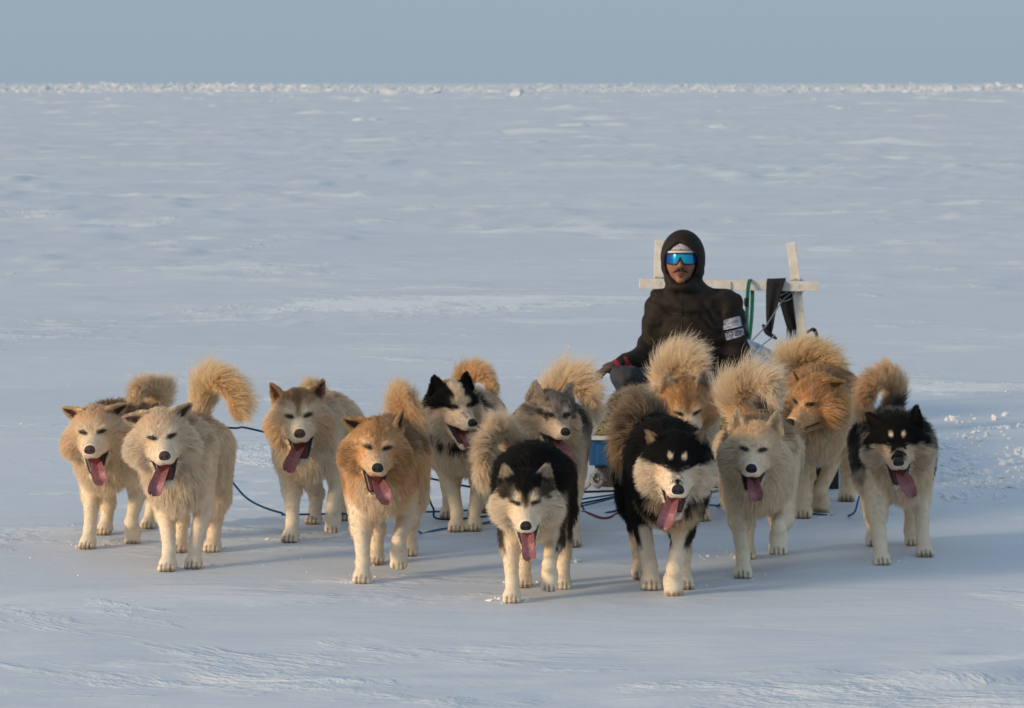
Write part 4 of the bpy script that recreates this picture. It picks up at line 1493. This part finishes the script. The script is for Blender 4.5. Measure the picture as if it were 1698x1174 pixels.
    w4 = np.stack([(1 - u) * (1 - v), u * (1 - v), u * v, (1 - u) * v], 1)
    P = (V[Q] * w4[..., None]).sum(1)
    Nn = unit((N[Q] * w4[..., None]).sum(1))
    inf = info(P)
    col, ed, ld = paint(P, Nn, inf)
    W, fl, L, ly, H, tt = inf
    keep = (ed > .0095) & ~((ld < .0035) & (W[:, MUZ] + W[:, JAW] > .3)) & (np.linalg.norm(H - NP, axis=1) > .024)
    keep &= ~((W[:, PAW] > .5) & (Nn[:, 2] < -.5))
    P, Nn, col, fl, L, ly, tt = P[keep], Nn[keep], col[keep], fl[keep], L[keep], ly[keep], tt[keep]
    W, H, ed = W[keep], H[keep], ed[keep]
    nh = len(P)
    nzl = fbm(P * 11, 2, seed + 3)
    L = L * s.get('fur', 1.0) * (1 + .25 * nzl)
    ti = np.clip(np.round(tt * (len(T) - 1)).astype(int), 0, len(T) - 1)
    L = L * (1 + (W[:, TAIL] > .5) * .45 * (Nn * outw[ti]).sum(1))
    ft = fl - Nn * (fl * Nn).sum(1, keepdims=True)
    lw_ = np.clip(W[:, FLEG] + W[:, HLEG] + W[:, PAW] + W[:, CRAN] + W[:, MUZ] + W[:, JAW], 0, 1)
    ft = unit(ft + .15 * np.stack([fbm(P * 9, 2, seed + 20 + q) for q in range(3)], 1) * (1 - .85 * lw_[:, None]))
    gw = np.where(W[:, TAIL] > .5, .05, .20)
    M = 6
    ts = np.linspace(0, 1, M)
    grav = np.array((0, 0, -1.0))
    def strand(P, Nn, ft, L, ly, gw):
        l0 = np.clip(ly - .18, 0, 1)[:, None]; l1 = np.clip(ly + .22, 0, 1.0)[:, None]
        d0 = unit(Nn * (1 - l0) + ft * l0)
        d1 = unit(Nn * (1 - l1) + ft * l1 + grav * gw[:, None])
        return P[:, None, :] + L[:, None, None] * (d0[:, None] * ts[None, :, None] + (d1 - d0)[:, None] * (ts ** 2 * .5)[None, :, None])
    nc = nh // 13
    ci = rng.choice(nh, nc, replace=False)
    kd = kdtree.KDTree(nc)
    for a, j in enumerate(ci): kd.insert(P[j], a)
    kd.balance()
    cl = np.fromiter((kd.find(p)[1] for p in P), dtype=np.int64, count=nh)
    guide = strand(P[ci], Nn[ci], unit(ft[ci] + rng.normal(0, .16, (nc, 3))), L[ci] * rng.uniform(.85, 1.12, nc), ly[ci], gw[ci])
    own = strand(P, Nn, unit(ft + rng.normal(0, .17, (nh, 3)) * (1 - .45 * lw_[:, None])), L * np.where(W[:, TAIL] > .5, np.array(.38 + 1.35 * rng.random(nh) ** 2), rng.uniform(.6, 1.15, nh)), np.clip(ly + rng.normal(0, .09, nh), .05, 1), gw)
    cw = np.where(W[:, TAIL] > .5, .66, .42)[:, None, None] * (ts ** 1.3)[None, :, None] * rng.uniform(.4, 1.15, nh)[:, None, None]
    pts = own * (1 - cw) + guide[cl] * cw
    pts += rng.normal(0, .0012, pts.shape) * ts[None, :, None]
    r0 = np.clip(.00034 + .016 * L, .00036, .00100)[:, None]
    r0 = r0 * np.where(W[:, TAIL] > .5, .78, 1.0)[:, None] * (1 - .35 * np.clip(W[:, FLEG] + W[:, PAW], 0, 1))[:, None]
    radii = r0 * (1 - .82 * ts[None] ** 1.4)
    gain = (rng.uniform(.82, 1.18, nh) * rng.uniform(.86, 1.12, nc)[cl])[:, None]
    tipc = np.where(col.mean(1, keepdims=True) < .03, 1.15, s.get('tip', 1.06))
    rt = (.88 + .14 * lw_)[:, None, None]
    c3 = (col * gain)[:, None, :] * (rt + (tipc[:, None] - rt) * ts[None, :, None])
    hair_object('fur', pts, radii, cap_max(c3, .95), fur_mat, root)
    # ---- features
    hm = Matrix.Translation(Vector(C)) @ Matrix(R.tolist()).to_4x4() @ Matrix.Scale(hs, 4)
    def put(o):
        o.parent = root; o.matrix_local = hm
        return o
    no = bpy.data.objects.new('nose', NOSE[1 if s.get('nose_brown') else 0])
    COL.objects.link(no)
    no.parent = root
    no.matrix_local = hm @ Matrix.Translation(Vector(NP) + Vector((0, -.003, .002))) @ Matrix.Scale(.79, 4)
    for (e, sd) in eyes:
        bm = bmesh.new()
        bmesh.ops.create_uvsphere(bm, u_segments=18, v_segments=12, radius=1)
        for vv in bm.verts:
            vv.co = Vector((vv.co.x * .0130, vv.co.y * .0075, vv.co.z * .0122 * sq * (1 - .45 * vv.co.x * vv.co.x)))
        me = bpy.data.meshes.new('eye'); bm.to_mesh(me); bm.free()
        me.polygons.foreach_set('use_smooth', np.ones(len(me.polygons), dtype=bool))
        me.materials.append(eye_mat)
        o = bpy.data.objects.new('eye', me); COL.objects.link(o); o.parent = root
        o.matrix_local = hm @ Matrix.Translation(Vector(e) + Vector((0, .0015, 0))) @ Matrix.Rotation(rad(-16 * sd), 4, 'Y') @ Matrix.Rotation(rad(22 * sd), 4, 'Z')
    if s.get('jaw', 30) > 6:
        lv, lf = solid(ln, h=.0038, margin=.02)
        lc = mixc(np.tile(np.array((.012, .008, .008)), (len(lv), 1)), (.13, .03, .03), sst(.026, .014, np.abs(lv[:, 0])))
        put(mesh_obj('mouth_lining', lv, lf, mouth_attr, colors=lc))
        tv, tf = tongue_mesh(s.get('tside', 0), s.get('tlen', .07), jt, hs)
        put(mesh_obj('tongue', tv, tf, tongue_mat))
        tb = MB()
        for a in range(-6, 7):
            th = a * .24
            if s.get('tside', 0) and abs(a) > 6: continue
            bx = math.sin(th) * .0165
            bp = jt + jd * (.0115 * math.cos(th)) + ju * .004 + np.array((bx, 0, 0))
            hgt = .011 if abs(a) in (4,) else .0055
            tb.tube([bp, bp + ju * hgt * .6, bp + ju * hgt], [.0032, .0026, .0006], 6)
        put(tb.build('lower_teeth', tooth_mat))
    # ---- harness: a loop round the chest and two straps to the tug point
    def skinr(o, d):
        tt_ = np.linspace(.02, .32, 60)
        q = np.array(o) + tt_[:, None] * np.array(d)
        f = np.full(len(q), .2)
        for p in pr:
            if p.part in (TORSO, CHEST): f = smin(f, p.d(q), p.k)
        ins = np.where(f > 0)[0]
        return tt_[ins[0]] if len(ins) else .2
    hb = MB()
    ring = []
    for a in range(40):
        th = 2 * math.pi * a / 40
        d = np.array((math.sin(th), -.18 * math.cos(th) * 0, math.cos(th)))
        y0 = .10 - .10 * math.cos(th) * -1
        ring.append((np.array((0, y0, .42)), d, skinr((0, y0, .42), d) + .010))
    V2, F2 = [], []
    for (o, d, r) in ring:
        for dy, dr in ((-.016, 0), (.016, 0), (.016, .005), (-.016, .005)):
            V2.append(o + d * (r + dr) + np.array((0, dy, 0)))
    for a in range(40):
        b = (a + 1) % 40
        for q in range(4):
            F2.append((a * 4 + q, a * 4 + (q + 1) % 4, b * 4 + (q + 1) % 4, b * 4 + q))
    hb.add(V2, F2)
    for sd in (-1, 1):
        pts2 = []
        for y0 in np.linspace(.17, .49, 12):
            th = sd * (1.1 - 1.9 * (y0 - .17)) 
            d = np.array((math.sin(th), 0, math.cos(th)))
            r = skinr((0, y0, .44), d) + .014
            pts2.append((np.array((0, y0, .44)) + d * r, d))
        V2, F2 = [], []
        for (p, d) in pts2:
            t_ = unit(np.cross(d, (0, 1, 0)))
            for a_, b_ in ((-.013, 0), (.013, 0), (.013, .004), (-.013, .004)):
                V2.append(p + t_ * a_ + d * b_)
        for a in range(len(pts2) - 1):
            for q in range(4):
                F2.append((a * 4 + q, a * 4 + (q + 1) % 4, (a + 1) * 4 + (q + 1) % 4, (a + 1) * 4 + q))
        hb.add(V2, F2)
    hb.build('harness', s.get('strap', strap_blue), root, smooth=False)
    tug = np.array((0, .51, .50))
    return root, Vector(np.array(base) + Rz @ (tug * sc))

DOGS = [
    dict(label='cream dog with brown back and folded ears panting beside a paler dog', x=178, D=15.75, yaw=-6, s=1.0, wide=1.08,
         nose=(149, 747), hs=1.18, nd=.36, hy=-8, hp=6, hr=-4, jaw=43, tside=.5, tlen=0.039, squint=.30, nose_brown=1,
         FL=(147, 908), FR=(221, 896, -.02), HL=None, HR=None, tailpx=[(258, 668, .6), (262, 650, .55), (240, 645, .42), (222, 657, .3)], tail_fur=0.070,
         earL=(62, 30, 40), earR=(66, 20, 55), facefn=face_plain, face=(.80, .75, .65), cap=(.42, .28, .15), cap_w=.7, cheek=(.62, .45, .25), muz=(.80, .76, .68),
         side=(.74, .68, .56), back=(.15, .095, .055), mottle=(.40, .29, .19), back_z=(.47, .55), chest=(.78, .72, .61), leg=(.80, .75, .64), tail=(.78, .72, .60), tail_tip=(.74, .66, .51), ear=SAND, ear_in=(.13, .07, .05), strap=strap_dark),
    dict(label='cream white dog with flopped ears and tail plume falling to its side', x=294, D=14.98, yaw=-4, s=1.02, wide=1.0,
         nose=(273, 757), hs=1.17, nd=.36, hy=2, hp=6, hr=-6, jaw=43, tside=-1.0, tlen=0.036, squint=.62, nose_brown=1,
         FL=(279, 948, -.14), FR=(322, 941), HL=(297, 914), HR=(353, 913), tailpx=[(335, 668, .62), (345, 640, .6), (368, 632, .52), (388, 655, .46), (396, 690, .4)], tail_fur=0.070,
         earL=(78, 0, 10), earR=(58, 20, 25), facefn=face_plain, face=(.84, .81, .73), cap=(.66, .55, .39), cap_w=.45, muz=(.75, .71, .63),
         side=(.82, .77, .67), back=(.34, .25, .17), mottle=(.22, .15, .10), back_z=(.51, .60), chest=(.84, .80, .71), leg=(.84, .79, .69), tail=(.78, .70, .52), tail_tip=(.74, .63, .43), ear=(.62, .53, .4), ear_in=(.2, .11, .08)),
    dict(label='cream dog with brown cap, wide smile and red inner ear between two dogs', x=508, D=16.05, yaw=-7, s=1.03, wide=1.05,
         nose=(497, 720), hs=1.20, nd=.37, hy=0, hp=5, hr=-4, jaw=45, tside=-1.0, tlen=0.032, squint=.30, nose_brown=1,
         FL=(483, 897), FR=(553, 872, -.05), HL=(521, 886, .40), HR=None, tailpx=[(530, 668, .6), (522, 652, .5), (512, 650, .4)], tail_fur=0.055,
         earL=(30, 10, 35), earR=(34, 10, 30), facefn=face_spectacles, face=(.80, .74, .63), cap=(.34, .19, .085), cap_w=1.0, cheek=(.60, .43, .25), muz=WHITE, line=(.22, .13, .06),
         side=(.82, .78, .69), back=(.45, .36, .27), mottle=(.42, .32, .22), back_z=(.54, .62), chest=(.85, .82, .74), leg=(.84, .80, .71), tail=(.78, .72, .60), ear=(.45, .3, .17), ear_in=(.22, .10, .08), strap=strap_dark),
    dict(label='tan and orange dog with one round folded ear and upright cream tail', x=630, D=14.78, yaw=-3, s=1.02, wide=1.05,
         nose=(626, 777), hs=1.15, nd=.38, hy=2, hp=9, hr=4, jaw=47, tside=.9, tlen=0.025, squint=.22,
         FL=(601, 965), FR=(662, 931, -.05), HL=(623, 934), HR=None, tailpx=[(672, 712, .6), (664, 678, .6), (668, 664, .52), (682, 690, .45), (690, 715, .4)], tail_fur=0.065,
         earL=(72, -15, 15), earR=(22, 18, 60), facefn=face_spectacles, face=(.54, .36, .18), cap=(.45, .27, .115), cap_w=.7, cheek=(.33, .17, .06), cheek_w=.9, muz=(.55, .44, .32), bridge=(.4, .28, .18), bridge_w=.5, line=(.30, .15, .05), ring_w=.25,
         side=(.62, .48, .31), back=(.17, .105, .06), mottle=(.30, .20, .13), back_z=(.45, .53), chest=(.82, .77, .67), chest_x=.10, flank=(.36, .185, .06), leg=(.82, .76, .65), tail=(.74, .65, .49), tail_tip=SAND, ear=(.46, .29, .14), ear_in=(.07, .045, .03), ear_rim=(.52, .37, .2)),
    dict(label='white dog with black eye patches and pricked black ears behind the pack', x=764, D=16.35, yaw=-3, s=1.02, wide=.98,
         nose=(783, 702), hs=1.08, nd=.34, hy=26, hp=10, hr=-5, jaw=45, tside=.3, tlen=0.029, squint=.62,
         FL=(757, 880), FR=(786, 879), HL=None, HR=None, tailpx=[(770, 648, .62), (772, 628, .58), (795, 620, .5), (818, 640, .44)], tail_fur=0.050,
         earL=(12, 6, 30), earR=(14, 6, 10), ear_len=.95, facefn=face_patch, collar=BLACK, collar_at=.150,
         side=(.76, .69, .57), back=(.66, .60, .50), mottle=DARK, back_z=(.48, .58), chest=(.76, .69, .57), leg=(.74, .65, .50), tail=(.55, .42, .26), tail_tip=SAND, ear=BLACK, ear_in=(.03, .025, .02), ear_rim=BLACK, strap=strap_dark),
    dict(label='grey mottled wolfish dog with tongue to one side and big cream tail', x=914, D=15.85, yaw=0, s=1.02, wide=.98,
         nose=(937, 717), hs=1.08, nd=.36, hy=20, hp=7, hr=4, jaw=39, tside=.9, tlen=0.021, squint=.62,
         FL=None, FR=(950, 905), HL=None, HR=None, tailpx=[(915, 660, .6), (930, 640, .58), (960, 640, .5), (985, 672, .42)], tail_fur=0.095,
         earL=(8, 6, 35), earR=(16, 6, 10), ear_len=1.0, facefn=face_grey,
         side=(.20, .18, .155), back=(.035, .032, .03), mottle=GREY, back_z=(.42, .52), chest=(.5, .44, .36), leg=(.58, .49, .37), tail=(.80, .75, .64), tail_tip=(.78, .71, .58), ear=(.34, .30, .25), ear_in=(.62, .5, .38), ear_rim=(.6, .5, .4), strap=strap_dark),
    dict(label='black backed dog with white cheeks, head lowered, pink tongue straight down', x=880, D=14.12, yaw=-2, s=.96, wide=1.0,
         nose=(872, 873), hs=1.14, nd=.40, hy=-1, hp=16, hr=-2, jaw=44, tside=.12, tlen=0.055, squint=.42,
         FL=(849, 997), FR=(911, 968, -.05), HL=(868, 972), HR=(933, 975), tailpx=[(845, 726, .58), (828, 714, .52), (808, 740, .4), (797, 790, .28)], tail_fur=0.070,
         earL=(12, 22, 25), earR=(20, 22, 15), ear_len=.85, facefn=face_wolf,
         side=(.03, .026, .023), back=BLACK, back_z=(.36, .44), chest=(.78, .73, .63), chest_x=.13, chest_z=.46, leg=(.80, .75, .64), leg_out=(.07, .05, .04), leg_out_z=.15, tail=(.74, .68, .57), tail_tip=(.76, .71, .60), tail_base=(.25, .18, .12), ear=DARK, ear_in=(.60, .50, .38), ear_rim=(.58, .48, .36)),
    dict(label='orange faced cream dog with head bowed in front of the seated driver', x=1132, D=16.55, yaw=0, s=1.05, wide=1.08,
         nose=(1146, 728), hs=1.15, nd=.40, hy=8, hp=30, hr=-4, jaw=4, squint=.4,
         FL=None, FR=None, HL=None, HR=None, tailpx=[(1105, 628, .6), (1115, 607, .55), (1145, 602, .44), (1166, 622, .34)], tail_fur=0.085,
         earL=(8, 10, 20), earR=(8, 10, 20), facefn=face_spectacles, face=(.50, .32, .15), cap=(.40, .22, .085), cap_w=.9, cheek=(.5, .33, .17), muz=WHITE, line=(.27, .13, .045), ring_w=.1,
         side=(.78, .73, .63), back=(.48, .38, .28), mottle=(.26, .18, .12), back_z=(.46, .58), chest=WHITE, leg=CREAM, tail=(.74, .66, .52), tail_tip=(.82, .78, .68), ear=(.6, .5, .38), ear_in=(.55, .44, .36), ear_rim=(.6, .5, .4)),
    dict(label='big black dog with pale brow spots, white cheeks and long hanging tongue', x=1110, D=14.28, yaw=3, s=1.10, wide=1.12,
         nose=(1124, 813), hs=1.10, side_x=.098, nd=.36, hy=3, hp=13, hr=2, jaw=43, tside=-.75, tlen=0.054, squint=.62, ruff=.95,
         FL=(1078, 978, .02), FR=(1116, 980, -.16), HL=None, HR=(1133, 975), tailpx=[(1080, 690, .58), (1060, 682, .5), (1040, 712, .38), (1028, 765, .26)], tail_fur=0.070,
         earL=(50, 25, 55), earR=(38, 20, 20), ear_len=.75, facefn=face_black, line_z=.010, collar=BLACK, collar_at=.150,
         side=BLACK, back=BLACK, chest=(.68, .56, .40), chest_x=.12, chest_z=.365, leg=(.78, .72, .61), leg_z=(.24, .18), leg_out=(.02, .018, .016), leg_out_z=.12, tail=(.24, .19, .14), tail_tip=(.34, .26, .18), tail_base=(.05, .045, .04), ear=BLACK, ear_in=(.55, .42, .28), ear_rim=(.4, .3, .2)),
    dict(label='white dog with pricked pointed ears, tan saddle and tail curled over its back', x=1258, D=14.85, yaw=-4, s=1.03, wide=1.05,
         nose=(1246, 778), hs=1.10, nd=.37, hy=-3, hp=8, hr=3, jaw=39, tside=.45, tlen=0.025, squint=.45,
         FL=(1232, 957), FR=(1291, 906, -.10), HL=(1238, 925), HR=None, tailpx=[(1222, 674, .6), (1224, 652, .56), (1258, 636, .46), (1285, 648, .34)], tail_fur=0.085,
         earL=(8, 4, 22), earR=(10, 4, 22), ear_len=1.08, facefn=face_plain, face=(.82, .78, .68), cap=(.56, .41, .23), cap_w=.7, muz=(.74, .70, .62),
         side=(.80, .75, .64), back=(.21, .125, .07), mottle=(.38, .27, .18), back_z=(.48, .56), chest=(.82, .77, .66), leg=(.82, .77, .66), tail=(.76, .69, .55), tail_tip=(.84, .80, .71), tail_base=SAND, ear=(.64, .55, .42), ear_in=(.58, .46, .34), ear_rim=(.65, .57, .45), strap=strap_dark),
    dict(label='orange tan dog with lowered head turned aside and cream flanks', x=1352, D=16.75, yaw=-11, s=1.12, wide=1.12,
         nose=(1310, 702), nd=.34, hy=-34, hp=16, hr=6, jaw=4, squint=.35, hs=1.05,
         FL=(1333, 858), FR=(1362, 846, .12), HL=None, HR=None, tailpx=[(1315, 608, .62), (1335, 590, .56), (1365, 602, .48), (1380, 650, .4)], tail_fur=0.080,
         earL=(60, 40, 40), earR=(72, 30, 30), facefn=face_plain, face=(.47, .26, .10), cap=(.40, .21, .075), cap_w=.8, cheek=(.48, .28, .12), muz=(.5, .36, .22),
         side=(.74, .67, .53), back=(.26, .14, .065), mottle=(.36, .23, .13), back_z=(.44, .56), chest=(.62, .53, .40), leg=(.60, .50, .36), leg_out=(.38, .24, .13), leg_out_z=.2, tail=(.60, .52, .37), tail_tip=(.52, .44, .29), ear=(.38, .23, .11), ear_in=(.1, .06, .04)),
    dict(label='black headed dog with two pale brow spots and cream chest, trotting apart', x=1492, D=15.35, yaw=1, s=1.0, wide=1.04,
         nose=(1490, 767), hs=1.14, nd=.37, hy=1, hp=9, hr=-3, jaw=45, tside=.9, tlen=0.043, squint=.42,
         FL=(1461, 935), FR=(1532, 922), HL=None, HR=(1512, 893, .30), tailpx=[(1482, 652, .6), (1470, 630, .56), (1445, 642, .46), (1428, 680, .36)], tail_fur=0.065,
         earL=(50, 10, 30), earR=(14, 6, 30), facefn=face_black, line_z=.002, slope=.16, cheek=(.52, .46, .38),
         side=(.075, .065, .055), back=(.02, .018, .017), mottle=GREY, back_z=(.42, .54), chest=(.80, .73, .61), chest_x=.15, leg=(.78, .72, .61), tail=(.64, .51, .35), tail_tip=(.68, .52, .33), tail_base=(.07, .06, .05), ear=BLACK, ear_in=(.05, .035, .03), ear_rim=BLACK),
]
TUGS = []
for i_, s_ in enumerate(DOGS):
    TUGS.append(make_dog(i_, s_))

kick = MB()
krng = np.random.default_rng(77)
for s_ in DOGS:
    for key in ('FL', 'FR', 'HL', 'HR'):
        q = s_.get(key)
        if q is None or (len(q) > 2 and q[2] is not None): continue
        g = ground_at(q[0], q[1])
        for k in range(14):
            a, r = krng.uniform(0, 6.283), abs(krng.normal(.07, .03))
            V_, F_ = lump((g.x + math.cos(a) * r, g.y + math.sin(a) * r * .8 + .02, .002), float(abs(krng.normal(.009, .006)) + .003), krng)
            kick.add(V_, F_)
tag(kick.build('kicked_snow', clod_mat, smooth=False), 'small crumbs of snow pressed up round the paws', 'snow', kind='stuff')

# ================================================================== traces from every dog to the bridle ring before the sled
ring_p = Vector((.62, 17.3, .05))
mb = MB()
mb.tube([ring_p + Vector((math.cos(t) * .035, math.sin(t) * .035, 0)) for t in np.linspace(0, 6.283, 21)], .006, 7, cap=False)
tag(mb.build('bridle_ring', mat('dull_steel', (.35, .35, .36), rough=.4, metal=.9, var=.15)), 'steel ring on the snow where the dog traces meet', 'ring')
for (a, b, lab) in ((-.37, 0, 'pale bridle rope from steel ring to the sled runner beside the rope knot'), (.37, 0, 'pale bridle rope from steel ring to the sled runner away from the knot')):
    e = SM @ Vector((a, -.15, .18))
    m_ = (ring_p + e) / 2; m_.z = .03
    mb = MB(); mb.tube(spline([ring_p, m_, e], 16), .007, 7)
    tag(mb.build('bridle_rope', rope_pale), lab, 'rope')

def G(px, py, z=.008):
    p = ground_at(px, py); p.z = z
    return p
WAY = {  # places a trace is seen to pass
    0: ([at(378, 709, 16.2), at(445, 718, 16.6)], trace_dark, 'dark trace of the brown backed cream dog, taut at hip height'),
    1: ([at(382, 795, 15.55), at(415, 830, 15.75), at(465, 850, 16.1), at(505, 853, 16.4)], trace_blue, 'blue trace sagging from the cream white dog with flopped ears'),
    2: ([at(620, 720, 17.0)], trace_dark, 'dark trace of the brown capped cream dog'),
    3: ([at(684, 850, 15.6), G(697, 886), G(735, 880)], trace_blue, 'blue trace of the orange tan dog, bent on the snow'),
    4: ([at(712, 752, 16.95), at(707, 800, 16.7), at(718, 842, 16.5), G(742, 864)], trace_dark, 'dark trace hanging in a loop from the black patched dog'),
    5: ([G(968, 847), G(1010, 852)], trace_blue, 'blue trace of the grey wolfish dog lying on the snow'),
    6: ([G(945, 845), G(972, 852), G(1004, 862), G(1032, 848)], trace_red, 'red trace lying on the snow behind the black backed dog'),
    7: ([], trace_dark, 'dark trace of the orange faced cream dog'),
    8: ([G(1085, 850)], trace_blue, 'blue trace of the big black dog'),
    9: ([G(1190, 842)], trace_blue, 'blue trace of the white dog with pointed ears'),
    10: ([], trace_dark, 'dark trace of the orange tan dog beside the sled'),
    11: ([at(1427, 818, 16.2), G(1410, 857), G(1350, 855), G(1250, 846)], trace_blue, 'blue trace of the black headed dog trotting apart'),
}
for i_, (r_, tug) in enumerate(TUGS):
    pts, m_, lab = WAY[i_]
    if not pts:
        q = tug.lerp(ring_p, .5); q.z *= .5
        pts = [q]
    last = pts[-1]
    tail_ = last.lerp(ring_p, .55); tail_.z = max(last.z * .25, .012)
    mb = MB()
    mb.tube(spline([tug] + pts + [tail_, ring_p], 70), .0048, 7)
    tag(mb.build('trace_line', m_), lab, 'rope', 'traces of the dog team')
